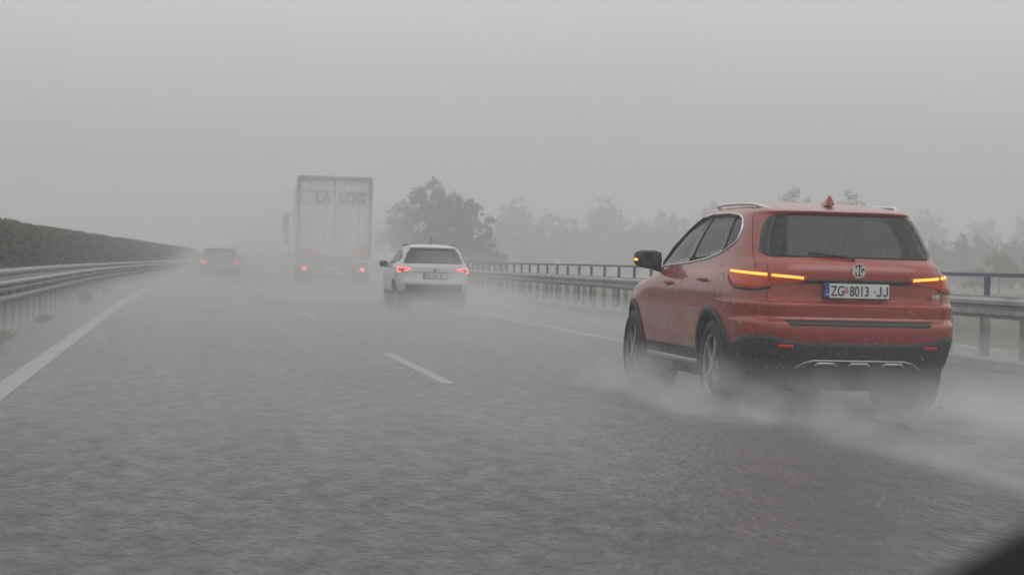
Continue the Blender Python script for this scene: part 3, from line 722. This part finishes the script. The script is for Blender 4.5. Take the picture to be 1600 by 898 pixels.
# panel gaps
for sd in (-1, 1):
    pl = lambda pts, nm='panel_gap', wd=.006: strip_line(nm, [Vector((sd*rc.side_x(y, z), y, z)) for y, z in pts], wd, .0025, M['black'], red, (sd, 0, .12))
    pl([(.94, z) for z in frange(.46, 1.125, 18)])
    pl([(lerp(t, .10, -.02), lerp(t, .80, 1.18)) for t in frange(0, 1, 10)])
    pl([(lerp(t, 2.05, 1.93), lerp(t, 1.08, .46)) for t in frange(0, 1, 14)])
    gp = [rc.arc(sd, lerp(t, .705, .72), z) for t, z in [((i/13), z) for i, z in enumerate(frange(.70, 1.19, 14))]]
    strip_line('panel_gap', gp, .007, .004, M['black'], red, (sd*.35, -1, 0))
    gp = [rc.arc(sd, lerp(i/13, .84, .78), z) for i, z in enumerate(frange(1.12, 1.57, 14))]
    strip_line('panel_gap', gp, .006, .004, M['black'], red, (sd*.8, -.8, .2))
    # door sculpting at the sill: silver side step strip
    side_patch(rc, 'sill_trim', sd, frange(.48, 2.22, 20), lambda y: .325, lambda y: .365, .010, M['alloy'], red, 3)
    # arch mouldings
    for yc in (0, 2.72):
        G = []
        for rr in (AR-.004, AR+.022, AR+.05):
            row = []
            for k in range(33):
                a = lerp(k/32, -.28, PI+.28); y, z = yc+rr*math.cos(a), R_W+rr*math.sin(a)
                row.append(Vector((sd*max(.70, rc.side_x(y, max(.24, z))), y, z)))
            G.append(row)
        grid_part('wheel_arch', G, [[Vector((sd, 0, 0))]*33]*3, .014, M['black'], red, .05)
        bm = bmesh.new(); bmesh.ops.create_cone(bm, cap_ends=True, segments=32, radius1=AR-.005, radius2=AR-.005, depth=.01, matrix=Matrix.Translation((sd*.56, yc, R_W)) @ Matrix.Rotation(PI/2, 4, 'Y'))
        mkbm('arch_liner', bm, M['rubber'], red)
        wheel(red, sd*.80, yc, R_W, .23, sd, 5, .245)
    # handles
    for y, z in ((.28, 1.03), (1.34, .99)):
        x = rc.side_x(y, z); bm = bmesh.new()
        tube(bm, [(sd*(x-.005), y-.09, z-.004), (sd*(x+.028), y-.07, z), (sd*(x+.036), y, z+.002), (sd*(x+.028), y+.08, z+.003), (sd*(x-.005), y+.10, z+.003)], .014, 8)
        mkbm('door_handle', bm, M['red'], red, True)
        bm = bmesh.new(); bx(bm, (sd*(x+.0), y+.0, z-.012), (.012, .13, .05), .004); mkbm('handle_recess', bm, M['black'], red)
    # door mirror
    bm = bmesh.new(); bmesh.ops.create_cube(bm, size=1)
    bmesh.ops.subdivide_edges(bm, edges=bm.edges, cuts=3, use_grid_fill=True)
    for v in bm.verts:
        p = v.co*2; m_ = (abs(p.x)**4+abs(p.y)**4+abs(p.z)**4)**.25; p = p/max(m_, 1e-6)
        tz = 1-.22*(p.x+1)/2*1.0
        v.co = Vector((sd*(.115*p.x), .075*p.y+(.03*p.x), .092*p.z*tz+.008*p.x))
    mir = mkbm('door_mirror', bm, M['black'], red, True); mir.location = (sd*1.005, 1.80, 1.185)
    bm = bmesh.new(); bx(bm, (-sd*.02, -.078, .004), (.17, .006, .12), .002); mkbm('mirror_glass', bm, M['gloss'], mir)
    bm = bmesh.new(); tube(bm, [(-sd*.06, .0, -.07), (-sd*.15, .04, -.09), (-sd*.19, .06, -.10)], [.028, .025, .03], 8); mkbm('mirror_arm', bm, M['black'], mir, True)
    bm = bmesh.new(); tube(bm, [(sd*.112, -.050, -.004), (sd*.118, -.015, -.002)], .011, 8); mkbm('mirror_indicator', bm, M['amber'], mir, True)
    # roof rail
    ys_ = frange(-.33, 1.52, 26); pts = []
    for i, y in enumerate(ys_):
        t = i/25; h = min(1, math.sin(PI*t)*2.2); pts.append((sd*min(.588, rc.side_x(y, 1.612)-.02), y, 1.612-.03*(2*t-1)**2+.045*h))
    bm = bmesh.new(); tube(bm, pts, [.006 if i in (0, 25) else .015 for i in range(26)], 8); mkbm('roof_rail', bm, M['chrome'], red, True)
# fuel flap on the left rear quarter
fl = []
for k in range(33):
    a = 2*PI*k/32; y, z = -.16+.085*math.cos(a), .99+.095*math.sin(a)
    fl.append(Vector((-rc.side_x(y, z), y, z)))
strip_line('fuel_flap', fl, .005, .003, M['black'], red, (-1, -.1, .1))
# shark fin antenna
vs = []; fs = []
pf = [(-.09, 0), (-.075, .045), (-.045, .062), (-.01, .05), (.06, .018), (.11, 0)]
for i, (y, z) in enumerate(pf):
    ww = .032*(1-z/.075); vs += [(-ww, y, z-.0), (ww, y, z-.0), (-.034, y, -.012), (.034, y, -.012)]
bm = bmesh.new(); rg = []
for y, h in ((-.075, .03), (-.06, .062), (-.03, .066), (.0, .05), (.06, .024), (.11, .004)):
    rg.append([bm.verts.new((x_*(.8 if h < .01 else 1), y, z_)) for x_, z_ in ((-.032, -.02), (-.024, h*.35), (-.007, h*.9), (0, h), (.007, h*.9), (.024, h*.35), (.032, -.02))])
for a, b in zip(rg, rg[1:]):
    for k in range(6): bm.faces.new((a[k], a[k+1], b[k+1], b[k]))
bm.faces.new(rg[0]); bm.faces.new(rg[-1][::-1])
fin = mkbm('roof_antenna', bm, M['red'], red, True); fin.location = (0, -.10, 1.665)
# plate
pr_ = empty('number_plate', (0, 0, 0)); bpy.data.objects.remove(pr_)
bm = bmesh.new(); bx(bm, (0, 0, 0), (.535, .012, .125), .004); pf_ = mkbm('number_plate', bm, M['black'], red); pf_.location = (-.012, -.862, .970); pf_.rotation_euler = (math.radians(-3), 0, 0)
bm = bmesh.new(); bx(bm, (.018, -.008, 0), (.482, .006, .110), .003); mkbm('plate_face', bm, M['plate'], pf_)
bm = bmesh.new(); bx(bm, (-.241, -.0085, 0.004), (.038, .007, .100), .002); mkbm('country_band', bm, M['blue'], pf_)
MT = Matrix.Rotation(PI/2, 4, 'X')
text_mesh('country_code', 'HR', .022, M['plate'], pf_, Matrix.Translation((-.255, -.0128, -.038)) @ MT, .0005, 1)
for s_, x in (('ZG', -.212), ('8013', -.062)):
    text_mesh('plate_lettering', s_, .108, M['ink'], pf_, Matrix.Translation((x, -.0125, -.037)) @ MT, .0008, .74 if s_ != 'J' else .9, .0016)
for x in (.156, .208):
    bm = bmesh.new(); tube(bm, [(x+.034, -.012, .038), (x+.034, -.012, -.016), (x+.030, -.012, -.028), (x+.019, -.012, -.034), (x+.008, -.012, -.030), (x+.003, -.012, -.020)], .0062, 6); mkbm('plate_lettering', bm, M['ink'], pf_)
bm = bmesh.new(); bx(bm, (.140, -.0125, 0), (.012, .002, .009)); mkbm('plate_dash', bm, M['ink'], pf_)
bm = bmesh.new()
for i in range(5):
    for j in range(6):
        if (i+j) % 2 == 0: bx(bm, (-.1015+i*.0064, -.0122, -.017+j*.0068), (.0064, .002, .0068))
bx(bm, (-.0887, -.0122, .0285), (.026, .002, .007))
mkbm('plate_crest', bm, M['crest'], pf_)
# emblem: octagon with two letters
bm = bmesh.new(); Ro = .058
o8 = [(Ro*math.cos(PI/8+k*PI/4), Ro*math.sin(PI/8+k*PI/4)) for k in range(8)]; i8 = [(x*.86, z*.86) for x, z in o8]
for k in range(8):
    a, b = o8[k], o8[(k+1) % 8]; c, d = i8[(k+1) % 8], i8[k]
    f_ = [bm.verts.new((p[0], -.006, p[1])) for p in (a, b, c, d)]; g_ = [bm.verts.new((p[0], .012, p[1])) for p in (a, b, c, d)]
    bm.faces.new(f_)
    for q_ in range(4): bm.faces.new((f_[q_], f_[(q_+1) % 4], g_[(q_+1) % 4], g_[q_]))
emb = mkbm('emblem', bm, M['chrome'], red); emb.location = (0.0, -.866, 1.128)
bm = bmesh.new(); bm.faces.new([bm.verts.new((x, .001, z)) for x, z in i8]); mkbm('emblem_field', bm, pmat('emblem_red', (.16, .02, .02), .4), emb)
text_mesh('emblem_letters', 'M', .088, M['chrome'], emb, Matrix.Translation((-.046, -.004, -.031)) @ MT, .003, .62, .003)
text_mesh('emblem_letters', 'G', .088, M['chrome'], emb, Matrix.Translation((.003, -.004, -.031)) @ MT, .003, .62, .003)
text_mesh('model_badge', 'HS', .042, M['chrome'], red, Matrix.Translation((.60, -.86, .925)) @ MT, .012, 1.2, .001)
# wiper resting on the rear window
bm = bmesh.new()
def rpt(x, z, o_=.02): return Vector((x, rc.rear_y(x, z)-o_, z))
tube(bm, [rpt(.0, 1.215, .03), rpt(-.08, 1.235), rpt(-.22, 1.25), rpt(-.36, 1.262)], [.014, .009, .007, .004], 6); mkbm('rear_wiper', bm, M['black'], red, True)
# cabin
for x in (-.38, .38):
    s1_ = car_seat(red, 'seat', x, .95, .5); headrest(s1_, x, .83, 1.30)
rb = car_seat(red, 'rear_bench', 0, .12, 1.25)
for x in (-.42, 0, .42): headrest(rb, x, -.02, 1.245)
bm = bmesh.new(); bx(bm, (0, 1.85, .98), (1.45, .4, .22), .06); mkbm('dashboard', bm, M['cabin'], red, True)
bm = bmesh.new()
ctr = Vector((-.38, 1.52, 1.02)); tube(bm, [ctr+Vector((.18*math.cos(a), .06*math.sin(a), .17*math.sin(a))) for a in [2*PI*k/24 for k in range(25)]], .014, 6); mkbm('steering_wheel', bm, M['cabin'], red, True)
# underbody
bm = bmesh.new(); bx(bm, (0, 1.3, .28), (1.10, 4.1, .16), .03); mkbm('underbody', bm, M['rubber'], red)

# ============================================================ generic lighter car
def simple_car(name, label, loc, rz, mats, P, H, zt, wb, RW, track, light_fn, hw_rear, rear_win, side_lo, side_hi, ysr, pillars, detail=True):
    c = Car(P); t = empty(name, loc, rz); tag(t, label, 'car')
    zs = [z for z in zt]
    body = c.loft('body', [z for z in zs if z >= .42], M[mats[0]], nq=24)
    cl = c.loft('lower_cladding', frange(.2, .42, 5), M['black'], nq=24)
    for o in (body, cl):
        boolean_cut(o, [cyl_cut(y, RW, RW+.055, sd*.5, sd*1.2, 28) for y in (0, wb) for sd in (-1, 1)])
        o.parent = t; o.data.set_sharp_from_angle(angle=math.radians(35))
    rear_patch(c, 'rear_window', rear_win, lambda z: -hw_rear(z), lambda z: hw_rear(z), .006, M['gloss'], t, 21)
    for sd in (-1, 1):
        side_patch(c, 'side_window', sd, ysr, side_lo, side_hi, .004, M['gloss'], t)
        for a, b in pillars:
            G = [[Vector((sd*c.side_x(lerp(i/5, y_, y_+(b-a)), z_), lerp(i/5, y_, y_+(b-a)), z_)) for y_ in (a-.02, a+.02) for z_ in [lerp(i/5, side_lo(a), side_hi(b))]] for i in range(6)]
            grid_part('window_pillar', G, gnorm(G, (sd, 0, .1)), .008, M[mats[0]], t, .0)
        for yc in (0, wb):
            wheel(t, sd*(track-.10), yc, RW, .2, sd, 5, .21)
            bm = bmesh.new(); bmesh.ops.create_cone(bm, cap_ends=True, segments=20, radius1=RW+.05, radius2=RW+.05, depth=.01, matrix=Matrix.Translation((sd*.52, yc, RW)) @ Matrix.Rotation(PI/2, 4, 'Y')); mkbm('arch_liner', bm, M['rubber'], t)
        bm = bmesh.new(); bx(bm, (0, 0, 0), (.2, .11, .14), .035); m_ = mkbm('door_mirror', bm, M['black'], t, True); m_.location = (sd*(track+.14), wb*.66, 1.04)
        bm = bmesh.new(); tube(bm, [(-sd*.05, 0, -.05), (-sd*.16, .01, -.09)], .02, 6); mkbm('mirror_arm', bm, M['black'], m_)
    bm = bmesh.new(); bx(bm, (0, wb/2, .27), (1.1, wb+.9, .1), .03); mkbm('underbody', bm, M['rubber'], t)
    light_fn(c, t)
    return c, t
WP = dict(
 yr=[(.2, -.55), (.35, -.66), (.5, -.70), (.66, -.71), (.72, -.68), (.80, -.67), (.98, -.66), (1.06, -.63), (1.12, -.58), (1.3, -.45), (1.40, -.38), (1.43, -.44), (1.455, -.43), (1.48, -.25), (1.51, .1), (1.52, .3)],
 yf=[(.2, 3.2), (.5, 3.35), (.7, 3.36), (.85, 3.25), (.93, 2.9), (.99, 2.4), (1.04, 2.15), (1.2, 1.78), (1.35, 1.35), (1.45, 1.0), (1.49, .8), (1.52, .6)],
 w=[(.2, .76), (.35, .84), (.55, .88), (.8, .89), (.95, .875), (1.02, .845), (1.08, .80), (1.2, .75), (1.35, .68), (1.42, .635), (1.46, .58), (1.49, .48), (1.515, .3), (1.52, .2)],
 nr=[(.2, 6), (.9, 6), (1.3, 5), (1.5, 4)], nf=[(.2, 4.5), (1.0, 4.3), (1.5, 3.5)], ym=[(.2, 1.2), (1.0, 1.2), (1.3, .6), (1.52, .35)])
wz = frange(.42, .70, 8)+[.73, .78, .84, .9]+frange(.95, 1.40, 16)+[1.42, 1.435, 1.45, 1.46, 1.475, 1.49, 1.5, 1.51, 1.516, 1.52]
def white_lights(c, t):
    for sd in (-1, 1):
        lp = arc_patch(c, 'tail_lamp', sd, frange(.50, .98, 14), Tab([(.5, .925), (.62, .90), (.72, .865), (.98, .855)]), Tab([(.5, .955), (.72, .975), (.98, .985)]), .010, M['lens'], t)
        arc_patch(c, 'lamp_glow', sd, frange(.52, .70, 8), Tab([(.52, .930), (.70, .950)]), Tab([(.52, .950), (.70, .972)]), .017, M['redlit'], lp, 3)
        arc_patch(c, 'lamp_glow', sd, frange(.52, .70, 8), Tab([(.52, .925), (.70, .880)]), Tab([(.52, .940), (.70, .900)]), .017, M['redlit'], lp, 3)
        arc_patch(c, 'lamp_glow', sd, frange(.73, .94, 8), Tab([(.73, .955), (.94, .965)]), Tab([(.73, .970), (.94, .982)]), .017, M['redlit'], lp, 3)
        arc_patch(c, 'lamp_glow', sd, frange(.90, .94, 3), lambda s_: .86, lambda s_: .975, .017, M['redlit'], lp, 3)
        arc_patch(c, 'lamp_glow', sd, frange(.80, .94, 6), lambda s_: .86, lambda s_: .88, .017, M['redlit'], lp, 3)
        arc_patch(c, 'reflector', sd, frange(.62, .74, 4), lambda s_: .44, lambda s_: .47, .014, M['reflector'], t, 3)
        bm = bmesh.new(); tube(bm, [(sd*.57, y, 1.47+.03*min(1, math.sin(PI*(y+.25)/1.2)*3)) for y in frange(-.2, .9, 12)], .014, 6); mkbm('roof_rail', bm, M['black'], t, True)
    rear_patch(c, 'rear_bumper', frange(.30, .60, 6), lambda z: -.66+(.60-z)*.1, lambda z: .66-(.60-z)*.1, .012, M['black'], t, 21)
    rear_patch(c, 'tailgate_trim', [.860, .868, .878], lambda z: -.5, lambda z: .5, .006, M['tframe'], t, 21)
    bm = bmesh.new(); tube(bm, [(-.05, -.30, 1.50), (-.05, -.36, 1.72)], [.012, .006], 6); mkbm('roof_antenna', bm, M['black'], t)
    bm = bmesh.new(); bx(bm, (0, 0, 0), (.55, .014, .14), .004); p = mkbm('number_plate', bm, M['black'], t); p.location = (.02, -.69, .785)
    bm = bmesh.new(); bx(bm, (.02, -.008, .008), (.48, .008, .105), .002); mkbm('plate_face', bm, M['plate'], p)
    bm = bmesh.new(); bx(bm, (-.235, -.009, .008), (.045, .009, .105), .002); mkbm('country_band', bm, M['blue'], p)
    bm = bmesh.new()
    for k, x in enumerate((-.18, -.13, -.04, .0, .04, .12, .17)): bx(bm, (x, -.0135, .008), (.026, .004, .075), .001)
    mkbm('plate_lettering', bm, M['tframe'], p)
    bm = bmesh.new(); bmesh.ops.create_cone(bm, cap_ends=True, segments=20, radius1=.05, radius2=.05, depth=.02, matrix=Matrix.Translation((0.02, -.67, .92)) @ Matrix.Rotation(PI/2, 4, 'X')); mkbm('emblem', bm, M['tframe'], t)
Yw = 44.3
wc, wcar = simple_car('white_car', 'white crossover with glowing red tail lights driving ahead in the right lane', (5.60+cv(Yw), Yw, 0), hd(Yw), ('white',), WP, 1.52, wz, 2.566, .33, .80,
    white_lights, Tab([(1.06, .66), (1.10, .68), (1.3, .60), (1.38, .54), (1.40, .50)]), [1.07, 1.10, 1.2, 1.3, 1.37, 1.395],
    Tab([(-.25, 1.17), (0, 1.10), (.5, 1.07), (2.0, 1.03)]), Tab([(-.25, 1.22), (0, 1.36), (.4, 1.41), (.8, 1.38), (1.3, 1.24), (1.9, 1.06)]), frange(-.22, 1.85, 26), [(1.0, .75), (.05, -.05)])
# dark cars dissolving in the spray far ahead
def far_lights(c, t):
    for sd in (-1, 1):
        arc_patch(c, 'tail_lamp', sd, frange(.60, .92, 6), lambda s_: .80, lambda s_: .92, .015, M['redlow'], t, 3)
    bm = bmesh.new(); bx(bm, (0, 0, 0), (.52, .02, .12), .003); p = mkbm('number_plate', bm, M['plate'], t); p.location = (0, -.70, .75)
FW = [1.07, 1.10, 1.2, 1.3, 1.37, 1.395]
for nm, lab, X, Y, mt in (('dark_car', 'dark car ahead in the left lane, almost lost in spray, one red tail light bright', 1.42-cv(82.7), 82.7, 'darkpaint'),
                     ('dark_car', 'faint car ahead of the truck, only its left red tail light showing beside the trailer', 5.6-cv(100.7), 100.7, 'darkpaint')):
    simple_car(nm, lab, (X+cv(Y), Y, 0), hd(Y), (mt,), WP, 1.52, wz, 2.6, .33, .80, far_lights, Tab([(1.06, .66), (1.10, .68), (1.3, .60), (1.38, .54), (1.40, .50)]), FW,
        Tab([(-.25, 1.17), (0, 1.10), (.5, 1.07), (2.0, 1.03)]), Tab([(-.25, 1.22), (0, 1.36), (.4, 1.41), (.8, 1.38), (1.3, 1.24), (1.9, 1.06)]), frange(-.22, 1.85, 16), [(1.0, .75)])

# ============================================================ truck with box trailer
Yk = 63.2
tr = empty('truck', (4.77, Yk, 0), -.045); tag(tr, 'tall pale box trailer truck ahead in the right lane, fading in the spray', 'truck')
W2 = 1.24; ZB, ZT = 1.14, 3.84
bm = bmesh.new(); bx(bm, (0, 6.85, (ZB+ZT)/2), (2*W2-.03, 13.5, ZT-ZB-.02), .02); mkbm('trailer_box', bm, M['trailer'], tr)
bm = bmesh.new()
for sd in (-1, 1): bx(bm, (sd*(W2-.055), .03, (ZB+ZT)/2), (.11, .14, ZT-ZB), .012)
bx(bm, (0, .03, ZT-.06), (2*W2-.22, .14, .12), .01); bx(bm, (0, .03, ZB+.05), (2*W2-.22, .14, .10), .01)
mkbm('rear_frame', bm, M['tframe'], tr)
for sd in (-1, 1):
    bm = bmesh.new(); bx(bm, (sd*.566, .055, (ZB+ZT)/2-.01), (1.112, .05, ZT-ZB-.25), .01); d = mkbm('rear_door', bm, M['trailer'], tr)
    for x in (.30, .82):
        bm = bmesh.new(); tube(bm, [(sd*x, .022, ZB+.08), (sd*x, .022, ZT-.12)], .016, 6); mkbm('lock_bar', bm, M['galv'], d)
        bm = bmesh.new(); bx(bm, (sd*(x+.08), .0, ZB+.35), (.22, .03, .04), .005); mkbm('lock_handle', bm, M['tframe'], d)
    bm = bmesh.new()
    for z in (3.34, 2.94): bx(bm, (sd*.56, .02, z), (1.02, .012, .03))
    mkbm('door_band', bm, M['tframe'], d)
    bm = bmesh.new(); bx(bm, (sd*.84, .016, ZB+.17), (.50, .012, .28), .003); mkbm('marker_board', bm, M['marker'], d)
    bm = bmesh.new()
    for z in (ZB+.5, ZB+1.2, ZB+2.0, ZT-.4): bx(bm, (sd*(W2-.09), -.045, z), (.16, .02, .06), .005)
    mkbm('hinge', bm, M['tframe'], d)
    bm = bmesh.new(); bx(bm, (sd*(W2-.03), -.05, ZT-.06), (.04, .04, .10), .01); mkbm('marker_lamp', bm, M['redtop'], tr)
    bm = bmesh.new(); bx(bm, (sd*.93, -.02, .80), (.30, .05, .15), .01); lp = mkbm('tail_lamp', bm, M['lens'], tr)
    bm = bmesh.new(); bx(bm, (sd*.95, -.05, .80), (.13, .03, .13), .01); mkbm('lamp_glow', bm, M['redlit'], lp)
    bm = bmesh.new(); bx(bm, (sd*.95, 1.25, .42), (.55, .02, .6), .003); mkbm('mud_flap', bm, M['rubber'], tr)
    for y in (1.9, 3.2, 4.5): wheel(tr, sd*1.0, y, .5, .42, sd, 6, .29)
    for y in (10.2, 14.6): wheel(tr, sd*1.0, y, .5, .36, sd, 6, .29)
bm = bmesh.new(); bx(bm, (0, .022, (ZB+ZT)/2), (.035, .02, ZT-ZB-.25)); mkbm('door_seal', bm, M['rubber'], tr)
text_mesh('door_lettering', 'LA', .44, M['tblue'], tr, Matrix.Translation((-.64, -.008, 2.985)) @ MT, .012, 1.0, .024)
text_mesh('door_lettering', 'LOG', .44, M['tblue'], tr, Matrix.Translation((.12, -.008, 2.985)) @ MT, .012, 1.0, .024)
bm = bmesh.new(); bx(bm, (0, .08, .98), (2.3, .12, .12), .01); bx(bm, (0, .02, .55), (2.35, .10, .12), .01)
for sd in (-1, 1): bx(bm, (sd*.55, .12, .78), (.10, .10, .5), .005)
mkbm('underrun_bar', bm, M['tframe'], tr)
bm = bmesh.new(); bx(bm, (0, .03, .80), (.62, .03, .16), .004); mkbm('number_plate', bm, M['plate'], tr)
bm = bmesh.new(); bx(bm, (0, 6.5, .95), (.9, 12.8, .25), .02); bx(bm, (0, 12.5, .75), (1.0, 5.5, .3), .02); mkbm('chassis', bm, M['tframe'], tr)
bm = bmesh.new()
vs = []
bx(bm, (0, 15.1, 2.0), (2.46, 2.1, 2.5), .12); bx(bm, (0, 14.9, 3.45), (2.2, 1.6, .5), .18)
cabm = mkbm('cab', bm, M['trailer'], tr)
for sd in (-1, 1):
    bm = bmesh.new(); bx(bm, (sd*1.50, 15.7, 2.45), (.24, .12, .85), .05); bx(bm, (sd*1.46, 15.68, 1.78), (.22, .12, .26), .05)
    tube(bm, [(sd*1.2, 15.6, 2.95), (sd*1.5, 15.7, 2.92)], .025, 6); tube(bm, [(sd*1.2, 15.6, 1.95), (sd*1.5, 15.7, 1.98)], .025, 6)
    mkbm('door_mirror', bm, M['black'], cabm)
    bm = bmesh.new(); bx(bm, (sd*1.15, 13.85, 2.6), (.05, .5, 2.4), .02); mkbm('side_deflector', bm, M['trailer'], cabm)

# ------------------------------------------------------------------ dashboard edge of the camera car
bm = bmesh.new(); n = 22; rows = []
for i in range(n+1):
    x = lerp(i/n, -.20, .75)
    hgt = .992+.056/(1+math.exp(-(x-.184)*30))+.060/(1+math.exp(-(x-.252)*15))
    rows.append([bm.verts.new((x, yy, zz)) for yy, zz in ((.30, .2), (.30, hgt-.10), (.33, hgt-.03), (.39, hgt), (.48, hgt-.008), (.60, hgt-.06), (.66, hgt-.14), (.66, .2))])
for a, b in zip(rows, rows[1:]):
    for k in range(8): bm.faces.new((a[k], a[(k+1) % 8], b[(k+1) % 8], b[k]))
bm.faces.new(rows[0]); bm.faces.new(rows[-1][::-1])
tag(mkbm('dashboard', bm, M['dash'], None, True), 'blurred black dashboard edge in the bottom right corner, close to the camera', 'dashboard')

# ------------------------------------------------------------------ spray
sp = volmat('spray_dense', 1.15, 3.2, lo=.44, hi=.70, stretch=(1, .45, .8), srate=.35)
sp2 = volmat('spray_soft', 1.7, 3.0, lo=.45, hi=.70, stretch=(1, .3, 1.0), srate=.35)
spw = volmat('spray_wisps', .5, 2.6, lo=.47, hi=.72, stretch=(1, .35, 1.6), srate=.4)
spv = volmat('spray_veil', .012, .9, lo=.25, hi=.75, stretch=(1, .5, .6))
sp3 = volmat('spray_far', .17, .35, lo=.25, hi=.7, stretch=(1, .4, 1), falloff=.2)
spt = volmat('spray_truck', .178, .22, lo=.15, hi=.7, stretch=(1, .5, 1), falloff=.35)
sp4 = volmat('spray_lane', .165, .3, lo=.15, hi=.7, stretch=(1, .5, 1), falloff=.35)
puff('wheel_spray', (5.1, 13.2, .02), (1.6, 2.6, .50), sp, 'grey water spray billowing low behind the red car', group=None)
puff('wheel_spray', (3.95, 15.2, .0), (.75, 3.2, .62), sp2, 'spray along the left wheels of the red car', group=None)
puff('wheel_spray', (6.5, 12.3, .05), (1.1, 3.0, .6), sp2, 'spray trailing off the right rear corner of the red car', group=None)
puff('wheel_spray', (5.9, 10.6, .0), (2.3, 2.9, .38), spw, 'thin wisps of spray drifting low over the road toward the camera', rz=-.35, group=None)
puff('wheel_spray', (7.3, 12.5, .0), (1.6, 4.5, .55), spw, 'thin spray crossing the shoulder right of the red car', group=None)
spk = volmat('spray_wake', 1.3, 2.4, lo=.40, hi=.70, stretch=(1, .25, 1.5), srate=.35)
puff('wheel_spray', (4.3, 10.9, .0), (.34, 4.4, .26), spk, 'streak of spray trailing straight back from the left wheels of the red car', group=None)
puff('wheel_spray', (5.95, 11.0, .0), (.40, 3.6, .26), spk, 'streak of spray trailing straight back from the right wheels of the red car', group=None)
spd = volmat('spray_tyre', 3.0, 3.6, lo=.42, hi=.68, stretch=(1, .5, .9), srate=.35)
for wx, wy, wl in ((4.05, 14.2, 'thick spray boiling around the left rear tyre of the red car'), (5.95, 13.9, 'thick spray boiling around the right rear tyre of the red car'),
                   (4.0, 17.0, 'spray fanning out beside the left front tyre of the red car')):
    puff('wheel_spray', (wx, wy, .02), (.62, 1.25, .34), spd, wl, group=None)
puff('spray_veil', (5.1, 12.4, .8), (2.9, 3.2, 1.7), spv, 'thin veil of drizzle and spray hanging around the red car', group=None)
puff('wheel_spray', (5.6, 39.5, .4), (2.1, 6.0, 1.3), sp3, 'pale spray trailing behind the white car', group=None)
puff('wheel_spray', (4.2, 57, 1.0), (2.9, 12.0, 4.2), spt, 'tall pale cloud of spray around the back of the truck', group=None)
puff('wheel_spray', (1.4, 73, .3), (3.0, 13.0, 1.6), sp4, 'spray hiding the dark car in the left lane', group=None)
puff('wheel_spray', (4.2, 88, 1.4), (5.5, 28, 4.2), volmat('spray_bank', .06, .2, lo=.2, hi=.65, falloff=.15), 'thick bank of mist hanging over the road beyond the truck', group=None)
# thin film of splash mist over the whole carriageway
ms = mk('road_mist', [(x+cv(y), y, z) for y in (8.5, 40, 70, 150) for x, z in ((-2.6, -.02), (9.3, -.02), (9.3, .45), (-2.6, .45))],
        [(0, 1, 2, 3), (15, 14, 13, 12)]+[(a+4*i, a+4*i+4, (a+1) % 4+4*i+4, (a+1) % 4+4*i) for i in range(3) for a in range(4)], volmat('mist', .055))
tag(ms, 'thin splash mist lying over the wet carriageway', 'mist', None, 'stuff')

# ------------------------------------------------------------------ raindrops in the air
random.seed(99)
M['drop'] = pmat('raindrop', (.75, .76, .77), .2); M['drop'].node_tree.nodes['Principled BSDF'].inputs['Alpha'].default_value = .30
ax = Vector((-.5, 0, 1)).normalized(); o1 = ax.orthogonal().normalized(); o2 = ax.cross(o1); vs = []; fs = []
for i in range(1900):
    Y = random.uniform(8.5, 13.7); X = Y*random.uniform(.228, .412); Z = random.uniform(.05, 1.0+.56*Y/14)
    p = Vector((X, Y, Z)); r_ = random.uniform(.0008, .0015); h_ = r_*random.uniform(10, 20); k = len(vs)
    vs += [p+ax*h_*.7] + [p-ax*h_*.3+(o1*math.cos(a)+o2*math.sin(a))*r_ for a in (0, 1.571, 3.142, 4.712)] + [p-ax*h_*.7]
    fs += [(k, k+1, k+2), (k, k+2, k+3), (k, k+3, k+4), (k, k+4, k+1), (k+5, k+2, k+1), (k+5, k+3, k+2), (k+5, k+4, k+3), (k+5, k+1, k+4)]
tag(mk('raindrops', vs, fs, M['drop'], None, True), 'raindrops falling through the air over the road', 'rain', None, 'stuff')
